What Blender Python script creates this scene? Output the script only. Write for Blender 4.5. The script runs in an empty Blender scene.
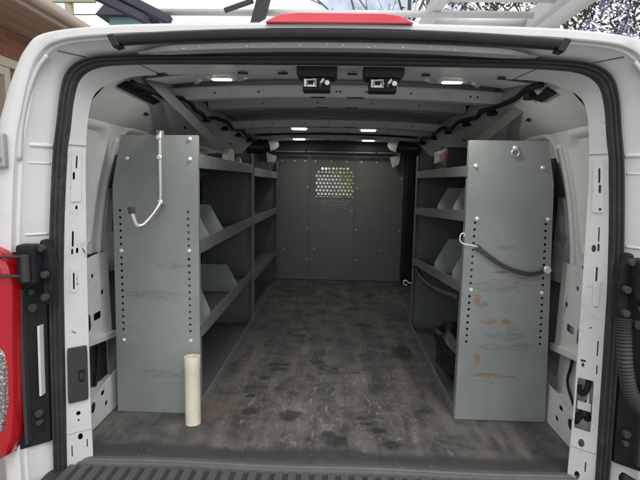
import bpy, math, random
from mathutils import Vector, Matrix
from mathutils.geometry import tessellate_polygon
R = math.radians
random.seed(7)
S = bpy.context.scene
COL = S.collection
CAMH = 0.966            # lens height above the load floor (floor top is z = 0)
XC = -0.01              # centre line of the van
GZ = -0.68              # driveway level

# ------------------------------------------------------------------ helpers
def new_obj(name, data, parent=None):
    o = bpy.data.objects.new(name, data)
    COL.objects.link(o)
    if parent is not None:
        o.parent = parent
    return o

def root_loc(o):
    v = Vector((0, 0, 0))
    while o is not None:
        v += Vector(o.location)
        o = o.parent
    return v

def tag(o, label=None, cat=None, group=None, kind=None):
    if label: o['label'] = label
    if cat: o['category'] = cat
    if group: o['group'] = group
    if kind: o['kind'] = kind
    return o

def thing(name, label, cat, loc=(0, 0, 0), group=None):
    o = new_obj(name, None)
    o.location = loc
    o.empty_display_size = 0.05
    return tag(o, label, cat, group)

class MB:
    """collects geometry in world coordinates, builds ONE mesh object"""
    def __init__(s):
        s.v = []; s.f = []; s.m = []
    def add(s, vs, fs, mi=0):
        b = len(s.v)
        s.v += [tuple(v) for v in vs]
        s.f += [tuple(i + b for i in f) for f in fs]
        s.m += [mi] * len(fs)
        return s
    def box(s, a, b, mi=0, M=None):
        x0, y0, z0 = a; x1, y1, z1 = b
        vs = [Vector(p) for p in ((x0,y0,z0),(x1,y0,z0),(x1,y1,z0),(x0,y1,z0),(x0,y0,z1),(x1,y0,z1),(x1,y1,z1),(x0,y1,z1))]
        if M is not None: vs = [M @ v for v in vs]
        return s.add(vs, [(0,3,2,1),(4,5,6,7),(0,1,5,4),(1,2,6,5),(2,3,7,6),(3,0,4,7)], mi)
    def beam(s, p, q, w, h, up=(0,0,1), mi=0):
        p = Vector(p); q = Vector(q); d = (q - p); L = d.length; d.normalize()
        u = Vector(up); a = d.cross(u)
        if a.length < 1e-4: a = d.cross(Vector((1,0,0)))
        a.normalize(); b = a.cross(d)
        M = Matrix(((a.x, d.x, b.x, p.x), (a.y, d.y, b.y, p.y), (a.z, d.z, b.z, p.z), (0,0,0,1)))
        return s.box((-w/2, 0, -h/2), (w/2, L, h/2), mi, M)
    def tube(s, pts, r, n=10, closed=False, caps=True, mi=0):
        pts = [Vector(p) for p in pts]; N = len(pts)
        rs = r if isinstance(r, (list, tuple)) else [r] * N
        vs = []; prev = None
        for i, p in enumerate(pts):
            t = (pts[min(i+1, N-1)] - pts[max(i-1, 0)]).normalized()
            if prev is None:
                a = t.cross(Vector((0, 0, 1)))
                if a.length < .05: a = t.cross(Vector((1, 0, 0)))
            else:
                a = prev - t * prev.dot(t)
            a.normalize(); prev = a; b = t.cross(a)
            for k in range(n):
                th = 2 * math.pi * k / n
                vs.append(p + (a * math.cos(th) + b * math.sin(th)) * rs[i])
        fs = [(i*n+k, i*n+(k+1) % n, (i+1)*n+(k+1) % n, (i+1)*n+k) for i in range(N-1) for k in range(n)]
        if caps:
            fs += [tuple(reversed(range(n))), tuple(range((N-1)*n, N*n))]
        return s.add(vs, fs, mi)
    def disc(s, c, axis, r, h, n=16, mi=0, r2=None):
        c = Vector(c); ax = Vector(axis).normalized()
        return s.tube([c, c + ax * h], [r, r if r2 is None else r2], n, mi=mi)
    def prism(s, poly, f0, f1, mi=0):
        """poly: 2D points; f0,f1 map a 2D point to 3D for the two ends"""
        n = len(poly)
        vs = [f0(*p) for p in poly] + [f1(*p) for p in poly]
        fs = [tuple(range(n)), tuple(reversed(range(n, 2*n)))]
        fs += [(i, n+i, n+(i+1) % n, (i+1) % n) for i in range(n)]
        return s.add(vs, fs, mi)
    def loft(s, rings, closed=False, mi=0):
        n = len(rings[0]); vs = [p for r in rings for p in r]; fs = []
        for i in range(len(rings)-1):
            for k in range(n if closed else n-1):
                k2 = (k+1) % n
                fs.append((i*n+k, i*n+k2, (i+1)*n+k2, (i+1)*n+k))
        return s.add(vs, fs, mi)
    def plate(s, outline, holes, f, th, mi=0):
        """sheet with real holes; f(u, v, w) maps to 3D, w = 0 front, w = th back"""
        loops = [outline] + holes
        flat = [p for l in loops for p in l]; N = len(flat)
        tris = tessellate_polygon([[Vector((p[0], p[1], 0)) for p in l] for l in loops])
        vs = [f(p[0], p[1], 0) for p in flat] + [f(p[0], p[1], th) for p in flat]
        fs = []
        for t in tris:
            fs.append(tuple(t)); fs.append(tuple(i + N for i in reversed(t)))
        o = 0
        for l in loops:
            n = len(l)
            for i in range(n):
                a, b = o+i, o+(i+1) % n
                fs.append((a, b, b+N, a+N))
            o += n
        return s.add(vs, fs, mi)
    def build(s, name, mats, parent=None, smooth=False, bevel=0, seg=2, auto=None, solid=0, subsurf=0, weld=False):
        me = bpy.data.meshes.new(name)
        off = root_loc(parent)
        me.from_pydata([tuple(Vector(v) - off) for v in s.v], [], s.f)
        for m in (mats if isinstance(mats, (list, tuple)) else [mats]): me.materials.append(m)
        me.polygons.foreach_set('material_index', s.m)
        import bmesh
        bm = bmesh.new(); bm.from_mesh(me)
        if weld: bmesh.ops.remove_doubles(bm, verts=bm.verts, dist=1e-5)
        bmesh.ops.recalc_face_normals(bm, faces=bm.faces)
        bm.to_mesh(me); bm.free()
        if smooth or auto:
            me.polygons.foreach_set('use_smooth', [True] * len(me.polygons))
            me.set_sharp_from_angle(angle=R(auto or 180))
        me.update()
        o = new_obj(name, me, parent)
        if solid:
            md = o.modifiers.new('s', 'SOLIDIFY'); md.thickness = solid; md.offset = 0
        if bevel:
            md = o.modifiers.new('b', 'BEVEL'); md.width = bevel; md.segments = seg; md.limit_method = 'ANGLE'; md.angle_limit = R(35)
        if subsurf:
            md = o.modifiers.new('u', 'SUBSURF'); md.levels = subsurf; md.render_levels = subsurf
        return o

def catmull(pts, n):
    pts = [Vector(p) for p in pts]; out = []
    P = [pts[0]*2 - pts[1]] + pts + [pts[-1]*2 - pts[-2]]
    for i in range(1, len(P)-2):
        for k in range(n):
            t = k / n
            a, b, c, d = P[i-1], P[i], P[i+1], P[i+2]
            out.append(0.5*((2*b) + (c-a)*t + (2*a-5*b+4*c-d)*t*t + (-a+3*b-3*c+d)*t**3))
    out.append(pts[-1]); return out

def circle(cx, cy, r, n=10, ry=None):
    ry = ry or r
    return [(cx + r*math.cos(2*math.pi*k/n), cy + ry*math.sin(2*math.pi*k/n)) for k in range(n)]
def rrect(x0, y0, x1, y1, r, n=3):
    out = []
    for cx, cy, a in ((x1-r, y0+r, -90), (x1-r, y1-r, 0), (x0+r, y1-r, 90), (x0+r, y0+r, 180)):
        for k in range(n+1):
            t = R(a + 90*k/n); out.append((cx + r*math.cos(t), cy + r*math.sin(t)))
    return out
def lerp(a, b, t): return a + (b-a)*t
def interp(tab, z):
    if z <= tab[0][0]: return tab[0][1]
    for (a, x), (b, y) in zip(tab, tab[1:]):
        if z <= b: return x + (y-x)*(z-a)/(b-a)
    return tab[-1][1]
def sstep(a, b, x):
    t = max(0, min(1, (x-a)/(b-a))); return t*t*(3-2*t)

# ------------------------------------------------------------------ materials
class NT:
    def __init__(s, name):
        s.mat = bpy.data.materials.new(name); s.mat.use_nodes = True
        s.t = s.mat.node_tree; s.b = s.t.nodes['Principled BSDF']
        s._pos = None
    def n(s, typ, **kw):
        nd = s.t.nodes.new(typ)
        for k, v in kw.items(): setattr(nd, k, v)
        return nd
    def l(s, a, b): s.t.links.new(a, b)
    def pos(s):
        if s._pos is None: s._pos = s.n('ShaderNodeNewGeometry').outputs['Position']
        return s._pos
    def scaled(s, sc, vec=None):
        m = s.n('ShaderNodeMapping'); s.l(vec or s.pos(), m.inputs['Vector']); m.inputs['Scale'].default_value = sc
        return m.outputs[0]
    def noise(s, scale, detail=4, rough=.55, stretch=None, vec=None, dist=0):
        nd = s.n('ShaderNodeTexNoise'); nd.inputs['Scale'].default_value = scale; nd.inputs['Detail'].default_value = detail
        nd.inputs['Roughness'].default_value = rough; nd.inputs['Distortion'].default_value = dist
        s.l(s.scaled(stretch, vec) if stretch else (vec or s.pos()), nd.inputs['Vector'])
        return nd.outputs['Fac']
    def ramp(s, x, a, b, v0=0., v1=1.):
        m = s.n('ShaderNodeMapRange'); m.interpolation_type = 'SMOOTHSTEP'
        s.l(x, m.inputs[0])
        for i, v in enumerate((a, b, v0, v1)): m.inputs[i+1].default_value = v
        return m.outputs[0]
    def math(s, op, a, b=None, clamp=False):
        m = s.n('ShaderNodeMath'); m.operation = op; m.use_clamp = clamp
        for i, x in enumerate((a, b)):
            if x is None: continue
            if isinstance(x, (int, float)): m.inputs[i].default_value = x
            else: s.l(x, m.inputs[i])
        return m.outputs[0]
    def mix(s, fac, a, b):
        m = s.n('ShaderNodeMix'); m.data_type = 'RGBA'
        for i, x in ((0, fac), (6, a), (7, b)):
            if isinstance(x, (int, float)): m.inputs[i].default_value = x
            elif isinstance(x, (tuple, list)): m.inputs[i].default_value = (*x, 1)
            else: s.l(x, m.inputs[i])
        return m.outputs[2]
    def bump(s, h, strength=.2, dist=.005):
        b = s.n('ShaderNodeBump'); b.inputs['Strength'].default_value = strength; b.inputs['Distance'].default_value = dist
        s.l(h, b.inputs['Height']); s.l(b.outputs[0], s.b.inputs['Normal'])
    def set(s, **kw):
        for k, v in kw.items():
            k = k.replace('_', ' ')
            if isinstance(v, (int, float)): s.b.inputs[k].default_value = v
            elif isinstance(v, tuple): s.b.inputs[k].default_value = (*v, 1)
            else: s.l(v, s.b.inputs[k])
        return s
    def ellipses(s, spots, axes='XY', wob=None, amp=.0):
        """mask = max over ellipses (a, b, ra, rb); soft-edged, wobbled by noise"""
        sep = s.n('ShaderNodeSeparateXYZ'); s.l(s.pos(), sep.inputs[0])
        a_, b_ = sep.outputs[axes[0]], sep.outputs[axes[1]]
        out = None
        for (a, b, ra, rb) in spots:
            da = s.math('MULTIPLY', s.math('SUBTRACT', a_, a), 1/ra); db = s.math('MULTIPLY', s.math('SUBTRACT', b_, b), 1/rb)
            d = s.math('ADD', s.math('MULTIPLY', da, da), s.math('MULTIPLY', db, db))
            if wob is not None: d = s.math('ADD', d, s.math('MULTIPLY', s.math('SUBTRACT', wob, .5), amp))
            k = s.ramp(d, .55, 1.15, 1, 0)
            out = k if out is None else s.math('MAXIMUM', out, k)
        return out

def paint(name, col, rough=.35, dirt=(.25,.22,.18), amount=.25, coat=0., scale=6, metallic=0., bumpy=.02, specks=.0):
    m = NT(name)
    n1 = m.noise(scale, 6, .65); n2 = m.noise(scale*7, 5, .7)
    f = m.math('MULTIPLY', m.ramp(n1, .42, .75), m.ramp(n2, .35, .7))
    c = m.mix(m.math('MULTIPLY', f, amount), col, dirt)
    n3 = m.noise(2.2, 3); c = m.mix(m.ramp(n3, .3, .7, 0, .10), c, tuple(x*.8 for x in col))
    if specks:
        n4 = m.noise(70, 3, .6); c = m.mix(m.math('MULTIPLY', m.ramp(n4, .66, .72), specks), c, dirt)
    m.set(Base_Color=c, Roughness=m.ramp(n2, .3, .8, rough, min(1, rough+.2)), Metallic=metallic, Coat_Weight=coat)
    m.bump(m.noise(40, 3), bumpy)
    return m.mat

M = {}
M['white'] = paint('white_van_paint', (.745,.745,.735), .30, (.42,.38,.32), .35, coat=.4)
M['jamb'] = paint('white_jamb_paint', (.66,.67,.665), .38, (.28,.26,.23), .45, specks=.4)
M['inner'] = paint('white_interior_paint', (.62,.645,.63), .42, (.25,.24,.22), .35)
M['roofskin'] = paint('roof_skin', (.50,.53,.515), .5, (.2,.2,.2), .4, scale=3)
M['cavity'] = paint('dark_cavity', (.02,.02,.022), .8, (.05,.05,.05), .3)
M['rubber'] = paint('black_rubber', (.035,.035,.040), .5, (.13,.125,.12), .4, bumpy=.05)
M['seal'] = paint('seal_rubber', (.036,.036,.041), .45, (.15,.145,.14), .45, scale=9, bumpy=.05)
M['plastic'] = paint('black_plastic', (.018,.019,.022), .42, (.07,.065,.06), .3, bumpy=.05)
M['darkplastic'] = paint('charcoal_plastic', (.045,.046,.048), .5, (.10,.09,.08), .3, bumpy=.1)
M['garnish'] = paint('garnish_plastic', (.018,.018,.022), .38, (.09,.085,.08), .3)
M['silver'] = paint('silver_primer', (.42,.43,.44), .4, (.7,.7,.7), .35, scale=12, metallic=.3)
M['steel'] = paint('zinc_steel', (.62,.62,.60), .32, (.3,.28,.25), .3, metallic=.9, scale=20)
M['bolt'] = paint('pale_bolt_metal', (.80,.80,.78), .35, (.4,.4,.4), .2, metallic=.5)
M['alu'] = paint('brushed_aluminium', (.62,.61,.58), .45, (.4,.38,.33), .4, metallic=.25)
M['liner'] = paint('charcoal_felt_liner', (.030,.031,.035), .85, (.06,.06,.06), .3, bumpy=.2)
M['sill'] = paint('sill_plastic', (.10,.10,.10), .5, (.22,.21,.2), .5, scale=14, bumpy=.15)
M['step'] = paint('step_plastic', (.085,.085,.085), .55, (.05,.05,.05), .5, scale=10, bumpy=.2)
M['stepgap'] = paint('step_groove', (.035,.035,.036), .6, (.10,.09,.08), .4)
M['partition'] = paint('grey_green_partition', (.15,.168,.158), .24, (.07,.07,.07), .4, scale=4)
M['foil'] = paint('grey_foil', (.68,.68,.66), .45, (.25,.25,.25), .5, scale=18, metallic=.0, bumpy=.4)
M['chrome'] = paint('chrome', (.55,.50,.51), .24, (.3,.25,.25), .25, metallic=1, scale=30)
M['pvc'] = paint('cream_pvc', (.74,.69,.56), .4, (.40,.31,.20), .4, scale=9)
M['conduit'] = paint('corrugated_conduit', (.045,.045,.047), .5, (.14,.13,.12), .4)
M['card'] = paint('white_card', (.78,.77,.70), .6, (.5,.48,.42), .3)
M['redlabel'] = paint('red_label', (.62,.06,.07), .5, (.35,.1,.1), .3)
M['bag'] = paint('black_bag', (.012,.012,.013), .28, (.04,.04,.04), .3, bumpy=.3)

def shelf_mat(name, rust=None, scuff=None):
    m = NT(name)
    n1 = m.noise(3.0, 6, .6); n2 = m.noise(26, 5, .7); n3 = m.noise(8, 5, .65, (1, 1, .35))
    c = m.mix(m.ramp(n1, .3, .72), (.222,.246,.236), (.280,.304,.294))
    c = m.mix(m.math('MULTIPLY', m.ramp(n3, .52, .75), .35), c, (.20,.22,.215))
    scr = m.noise(9, 4, .7, (1.0, 1.0, 7))
    c = m.mix(m.math('MULTIPLY', m.ramp(scr, .66, .72), .35), c, (.45,.46,.44))
    if scuff:
        k = m.ellipses(scuff, 'XZ', m.noise(28, 5, .7, (1, 1, 2.2)), 3.2)
        k = m.math('MULTIPLY', k, m.ramp(m.noise(60, 6, .8, (.5, .5, 2.2)), .40, .60))
        c = m.mix(m.math('MULTIPLY', k, .55), c, (.13,.135,.13))
    if rust:
        k = m.ellipses(rust, 'XZ', m.noise(45, 5, .75, (1, 1, 2)), 4.0)
        k = m.math('MULTIPLY', k, m.ramp(m.noise(85, 5, .8, (.6, .6, 1.6)), .36, .56))
        c = m.mix(m.math('MULTIPLY', k, .85), c, (.24,.12,.055))
        c = m.mix(m.math('MULTIPLY', m.ramp(m.noise(130, 4, .8), .70, .74), .5), c, (.22,.14,.08))
    m.set(Base_Color=c, Roughness=m.ramp(n2, .3, .7, .34, .5), Metallic=.1, Specular_IOR_Level=.5)
    m.bump(m.noise(5, 3), .05, .01)
    return m.mat
M['shelf'] = shelf_mat('grey_green_steel')
M['shelf_l'] = shelf_mat('grey_green_steel_scuffed', scuff=[(-.72,.5,.13,.02),(-.63,.62,.08,.012),(-.70,.17,.1,.02)])
M['shelf_r'] = shelf_mat('grey_green_steel_rusty',
    rust=[(.573,.506,.014,.026),(.60,.487,.018,.016),(.626,.421,.035,.010),(.693,.421,.022,.011),(.588,.262,.012,.022),(.624,.195,.06,.009),(.70,.19,.05,.006),(.66,.62,.05,.005)],
    scuff=[(.637,.312,.05,.016),(.759,.318,.06,.02),(.66,.565,.11,.03),(.76,.60,.09,.012),(.70,.36,.08,.02),(.68,.72,.05,.01),(.72,.38,.03,.03)])
M['divider'] = paint('dusty_grey_divider', (.21,.235,.235), .5, (.10,.11,.11), .5, scale=5)
M['deck'] = paint('shaded_shelf_steel', (.105,.118,.122), .5, (.05,.05,.05), .5, scale=5)  # shelf steel darkened: the shade inside the units is put into the colour
M['lip'] = paint('grey_shelf_lip', (.15,.165,.162), .42, (.42,.43,.42), .35, scale=14)

def floor_mat_material():
    m = NT('worn_rubber_mat')
    big = m.noise(1.7, 5, .6); mid = m.noise(7, 6, .68, dist=.4); fine = m.noise(55, 4, .7)
    lng = m.noise(10, 5, .65, (1, .14, 1)); crs = m.noise(16, 4, .7, (.3, 1.6, 1))
    c = m.mix(m.ramp(mid, .30, .68), (.040,.040,.040), (.125,.119,.112))
    c = m.mix(m.math('MULTIPLY', m.ramp(lng, .46, .70), .6), c, (.215,.198,.180))
    c = m.mix(m.math('MULTIPLY', m.ramp(big, .5, .68), .5), c, (.046,.046,.046))
    sc = m.noise(24, 6, .8, (1, .5, 1), dist=1.2)
    # worn pale patches in the traffic lane
    sep = m.n('ShaderNodeSeparateXYZ'); m.l(m.pos(), sep.inputs[0])
    lane = m.math('MULTIPLY', m.ramp(m.math('ABSOLUTE', sep.outputs['X']), .62, .25), m.ramp(sep.outputs['Y'], 2.9, 1.9, .25, 1))
    c = m.mix(m.math('MULTIPLY', m.math('MULTIPLY', m.ramp(sc, .53, .70), lane), .75), c, (.40,.37,.335))
    # faint lengthwise corrugation seams
    w = m.n('ShaderNodeTexWave'); w.wave_type = 'BANDS'; w.bands_direction = 'X'; w.inputs['Scale'].default_value = 2.6
    w.inputs['Distortion'].default_value = .25; m.l(m.pos(), w.inputs['Vector'])
    seam = m.math('MULTIPLY', m.ramp(w.outputs['Fac'], .985, 1.0), m.ramp(fine, .35, .6))
    c = m.mix(m.math('MULTIPLY', seam, .28), c, (.03,.03,.03))
    for st_, sc_, thr in (((1, .04, 1), 60, .66), ((1, .25, 1), 45, .68), ((.5, 1, 1), 50, .70)):
        k_ = m.noise(sc_, 4, .75, st_, dist=.3); c = m.mix(m.math('MULTIPLY', m.ramp(k_, thr, thr+.07), .40), c, (.36,.35,.33))
    wob = m.math('ADD', m.math('MULTIPLY', m.noise(17, 4, .6), .6), m.math('MULTIPLY', m.noise(70, 5, .75), .4))
    oil = m.ellipses([(-.167,1.835,.050,.045),(-.276,2.31,.05,.03),(.026,1.654,.05,.04),(-.01,1.70,.03,.028),(.228,1.64,.036,.028),(-.081,2.42,.035,.028),
                      (-.347,1.86,.035,.035),(-.285,2.37,.060,.020),(-.33,2.2,.035,.03),(.13,1.83,.03,.02),(.145,1.79,.03,.018),(.13,2.30,.02,.02),
                      (-.36,2.0,.03,.022),(.02,2.34,.018,.014),(.19,1.74,.03,.02),(.40,2.6,.07,.12),(-.20,2.85,.05,.03),(.2,3.1,.08,.05)], 'XY', wob, 5.0)
    c = m.mix(m.math('MULTIPLY', oil, .72), c, (.018,.018,.019))
    rust = m.ellipses([(-.47,1.90,.12,.10),(-.50,1.78,.05,.05)], 'XY', wob, 1.6)
    c = m.mix(m.math('MULTIPLY', rust, .25), c, (.16,.10,.055))
    # smoother dark bevel along the rear edge
    ey = m.math('ADD', sep.outputs['Y'], m.math('MULTIPLY', m.math('SUBTRACT', m.noise(3.5, 3), .5), .10))
    edge = m.math('MULTIPLY', m.ramp(ey, 1.61, 1.565), .9)
    c = m.mix(edge, c, (.042,.042,.043))
    spk = m.noise(110, 2, .5); c = m.mix(m.math('MULTIPLY', m.ramp(spk, .70, .74), .5), c, (.30,.28,.25))
    m.set(Base_Color=c, Roughness=m.ramp(mid, .3, .7, .62, .42), Specular_IOR_Level=.45)
    h = m.math('ADD', m.math('MULTIPLY', fine, .5), m.math('ADD', m.math('MULTIPLY', mid, .8), m.math('MULTIPLY', seam, -.6)))
    m.bump(h, .35, .006)
    return m.mat
M['mat'] = floor_mat_material()

def simple(name, col, rough=.5, **kw):
    m = NT(name); m.set(Base_Color=col, Roughness=rough, **kw); return m.mat
def emit(name, col, st):
    m = NT(name); m.set(Base_Color=(.8,.8,.8)); m.b.inputs['Emission Color'].default_value = (*col, 1); m.b.inputs['Emission Strength'].default_value = st; return m.mat
M['lamp'] = emit('lit_lamp_lens', (1, .95, .86), 6)
def lens_red(name, col):
    m = NT(name)
    w = m.n('ShaderNodeTexWave'); w.wave_type = 'BANDS'; w.bands_direction = 'Z'; w.inputs['Scale'].default_value = 22; m.l(m.pos(), w.inputs['Vector'])
    c = m.mix(m.ramp(w.outputs['Fac'], .2, .8, 0, .10), col, tuple(x*.55 for x in col))
    m.set(Base_Color=c, Roughness=.12, Coat_Weight=.6, Subsurface_Weight=.25)
    m.b.inputs['Subsurface Radius'].default_value = (.02, .004, .004)
    return m.mat
M['red'] = lens_red('red_lens', (.48, .007, .014))
M['brakered'] = lens_red('brake_lens', (.66, .045, .075))
def clear_lens():
    m = NT('clear_reflector')
    v = m.n('ShaderNodeTexVoronoi'); v.inputs['Scale'].default_value = 120; m.l(m.pos(), v.inputs['Vector'])
    m.set(Base_Color=m.mix(m.ramp(v.outputs['Distance'], .1, .6), (.75,.74,.72), (.35,.33,.32)), Roughness=.12, Metallic=.55, Coat_Weight=1.)
    m.bump(v.outputs['Distance'], .6, .01); return m.mat
M['clear'] = clear_lens()
def glass():
    m = NT('window_glass'); t = m.t
    tr = m.n('ShaderNodeBsdfTransparent'); tr.inputs[0].default_value = (.93,.96,.96,1)
    gl = m.n('ShaderNodeBsdfGlossy'); gl.inputs['Roughness'].default_value = .02
    lw = m.n('ShaderNodeLayerWeight'); lw.inputs[0].default_value = .5
    fr = m.n('ShaderNodeMath'); fr.operation = 'POWER'; fr.inputs[1].default_value = 4; m.l(lw.outputs['Facing'], fr.inputs[0])
    mx = m.n('ShaderNodeMixShader'); m.l(fr.outputs[0], mx.inputs[0]); m.l(tr.outputs[0], mx.inputs[1]); m.l(gl.outputs[0], mx.inputs[2])
    m.l(mx.outputs[0], t.nodes['Material Output'].inputs['Surface']); return m.mat
M['glass'] = glass()
for k_, v_ in (('plastic', .15), ('darkplastic', .3), ('garnish', .3), ('seal', .35), ('conduit', .3)):
    M[k_].node_tree.nodes['Principled BSDF'].inputs['Specular IOR Level'].default_value = v_
M['seat'] = paint('seat_fabric', (.07,.08,.10), .9, (.03,.03,.03), .3)

def brick():
    m = NT('red_brick')
    b = m.n('ShaderNodeTexBrick'); b.inputs['Scale'].default_value = 1
    b.inputs['Brick Width'].default_value = .23; b.inputs['Row Height'].default_value = .078; b.inputs['Mortar Size'].default_value = .008
    b.inputs['Color1'].default_value = (.40,.17,.10,1); b.inputs['Color2'].default_value = (.31,.13,.08,1); b.inputs['Mortar'].default_value = (.33,.21,.15,1)
    sp = m.n('ShaderNodeSeparateXYZ'); m.l(m.pos(), sp.inputs[0]); cb = m.n('ShaderNodeCombineXYZ')
    m.l(sp.outputs['Y'], cb.inputs['X']); m.l(sp.outputs['Z'], cb.inputs['Y']); m.l(cb.outputs[0], b.inputs['Vector'])
    n = m.noise(9, 5); m.set(Base_Color=m.mix(m.ramp(n, .3, .7, 0, .4), b.outputs['Color'], (.20,.09,.06)), Roughness=.9)
    m.bump(b.outputs['Fac'], -.4, .01); return m.mat
M['brick'] = brick()
def soffit():
    m = NT('tan_soffit_boards')
    w = m.n('ShaderNodeTexWave'); w.wave_type = 'BANDS'; w.bands_direction = 'X'; w.wave_profile = 'SAW'; w.inputs['Scale'].default_value = 1.9; m.l(m.pos(), w.inputs['Vector'])
    n = m.noise(5, 5, .6, (1, .2, 1))
    m.set(Base_Color=m.mix(m.ramp(n, .3, .7), (.50,.37,.28), (.42,.30,.225)), Roughness=.7); m.bump(m.ramp(w.outputs['Fac'], .0, .12), .6, .01); return m.mat
M['soffit'] = soffit()
M['trim'] = paint('tan_gutter', (.55,.44,.35), .5, (.3,.25,.2), .3)
M['cream'] = paint('cream_frame', (.72,.64,.50), .5, (.4,.35,.28), .3)
M['darkglass'] = simple('dark_window', (.05,.055,.06), .08)
M['shingle'] = paint('grey_shingle', (.10,.095,.09), .9, (.2,.19,.18), .4, scale=20)
M['pole'] = paint('weathered_pole', (.42,.40,.26), .8, (.2,.18,.12), .5, scale=12)
M['cable'] = simple('power_cable', (.02,.02,.02), .6)
M['teal'] = paint('teal_siding', (.20,.34,.34), .7, (.1,.15,.15), .3)
M['navy'] = paint('dark_roof', (.045,.05,.07), .6, (.12,.12,.13), .4)
def leaf(name, a, b):
    m = NT(name); n = m.noise(3.5, 3); n2 = m.noise(30, 2)
    c = m.mix(m.ramp(n, .35, .65), a, b); c = m.mix(m.ramp(n2, .4, .7, 0, .5), c, tuple(x*.5 for x in a))
    m.set(Base_Color=c, Roughness=.65, Subsurface_Weight=0.); return m.mat
M['leaf'] = leaf('olive_leaves', (.055,.085,.028), (.10,.13,.05))
M['leafy'] = leaf('yellow_leaves', (.62,.56,.06), (.50,.50,.08))
M['flower'] = leaf('lilac_petals', (.52,.44,.78), (.66,.60,.86))
M['bark'] = paint('grey_brown_bark', (.16,.11,.075), .9, (.06,.05,.04), .5, scale=14, bumpy=.6)
M['barkp'] = paint('pale_bark', (.22,.20,.18), .9, (.1,.09,.08), .5, scale=14)
def concrete():
    m = NT('concrete_drive'); n = m.noise(1.2, 6, .65); n2 = m.noise(60, 4, .7)
    c = m.mix(m.ramp(n, .3, .7), (.30,.29,.27), (.38,.37,.35)); c = m.mix(m.ramp(n2, .4, .8, 0, .3), c, (.2,.2,.19))
    m.set(Base_Color=c, Roughness=.9); m.bump(n2, .3, .01); return m.mat
M['concrete'] = concrete()
M['tyre'] = paint('tyre_rubber', (.02,.02,.02), .8, (.08,.07,.06), .4)
M['rim'] = paint('grey_rim', (.35,.35,.36), .4, (.15,.14,.13), .4, metallic=.6)

# ------------------------------------------------------------------ camera
F = 470.0; ROLL = R(1.1); YAW = R(-1.7972); PIT = R(-7.1906)
cam = bpy.data.cameras.new('camera'); co = new_obj('camera', cam); S.camera = co
cam.sensor_fit = 'HORIZONTAL'; cam.sensor_width = 36; cam.lens = F * 36 / 640; cam.clip_start = .02; cam.clip_end = 600
Fw = Vector((math.sin(YAW)*math.cos(PIT), math.cos(YAW)*math.cos(PIT), math.sin(PIT)))
Rt = Vector((math.cos(YAW), -math.sin(YAW), 0)); Up = Rt.cross(Fw)
cr, sr = math.cos(ROLL), math.sin(ROLL)
Rt2 = Rt*cr + Up*sr; Up2 = Up*cr - Rt*sr     # image turns clockwise -> camera turns counter-clockwise
co.matrix_world = Matrix(((Rt2.x, Up2.x, -Fw.x, 0), (Rt2.y, Up2.y, -Fw.y, 0), (Rt2.z, Up2.z, -Fw.z, CAMH), (0,0,0,1)))

# ------------------------------------------------------------------ world + light
w = bpy.data.worlds.new('World'); S.world = w; w.use_nodes = True
nt = w.node_tree; bg = nt.nodes['Background']
sky = nt.nodes.new('ShaderNodeTexSky'); sky.sky_type = 'NISHITA'; sky.sun_disc = False
SUN_EL, SUN_AZ = R(48), R(180 + 25)
sky.sun_elevation = SUN_EL; sky.sun_rotation = SUN_AZ; sky.air_density = 1.0; sky.dust_density = 2.0
tc = nt.nodes.new('ShaderNodeTexCoord'); nz = nt.nodes.new('ShaderNodeTexNoise'); nz.inputs['Scale'].default_value = 2.4; nz.inputs['Detail'].default_value = 7
nz.inputs['Roughness'].default_value = .55
mr = nt.nodes.new('ShaderNodeMapRange'); mr.interpolation_type = 'SMOOTHSTEP'; mr.inputs[1].default_value = .40; mr.inputs[2].default_value = .55
mxw = nt.nodes.new('ShaderNodeMix'); mxw.data_type = 'RGBA'
nt.links.new(tc.outputs['Generated'], nz.inputs['Vector']); nt.links.new(nz.outputs['Fac'], mr.inputs[0]); nt.links.new(mr.outputs[0], mxw.inputs[0])
nt.links.new(sky.outputs[0], mxw.inputs[6]); mxw.inputs[7].default_value = (9.0, 9.1, 9.4, 1)
nt.links.new(mxw.outputs[2], bg.inputs['Color']); bg.inputs['Strength'].default_value = .10
sun = bpy.data.lights.new('sun', 'SUN'); sun.energy = .8; sun.angle = R(28); sun.color = (1, .97, .92)
so = new_obj('sun', sun); so.rotation_euler = (R(90) - SUN_EL, 0, R(-25) * -1)
so.location = (0, -4, 6)

# ------------------------------------------------------------------ profiles of the van
N_SUB = 5
def ring(half, y=None):
    """half: control points from bottom right up to the middle of the roof -> full ring left..right"""
    h = [Vector((p[0], p[2] if len(p) > 2 else y, p[1])) for p in half]
    c = catmull(h, N_SUB)
    left = [Vector((XC - p.x, p.y, p.z)) for p in c]; right = [Vector((XC + p.x, p.y, p.z)) for p in c]
    return left + right[::-1][1:]
SI = [(.878,-.06),(.870,.22),(.862,.48),(.852,.72),(.829,1.0),(.811,1.12),(.796,1.205),(.772,1.262),(.720,1.292),(.63,1.302),(.45,1.306),(0,1.308)]
SO = [(.910,-.06),(.904,.22),(.897,.48),(.886,.72),(.861,1.0),(.840,1.13),(.823,1.225),(.797,1.284),(.742,1.316),(.65,1.327),(.46,1.335),(0,1.341)]
OO = [(1.028,-.06),(1.033,.25),(1.033,.5),(1.022,.75),(.990,1.05),(.957,1.17),(.922,1.26),(.885,1.325),(.83,1.366),(.67,1.387),(.45,1.396),(0,1.403)]
def mixring(a, b, t, y):
    return [(lerp(p[0], q[0], t), lerp(p[1], q[1], t), y) for p, q in zip(a, b)]
def with_y(a, y): return [(p[0], p[1], y) for p in a]
SI_tab = [(p[1], p[0]) for p in SI[:8]]

van = thing('cargo_van', 'white cargo van seen from behind with its rear doorway open onto a grey load space', 'van', (XC, 3.6, GZ))
PILL_TOP = 1.06

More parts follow.
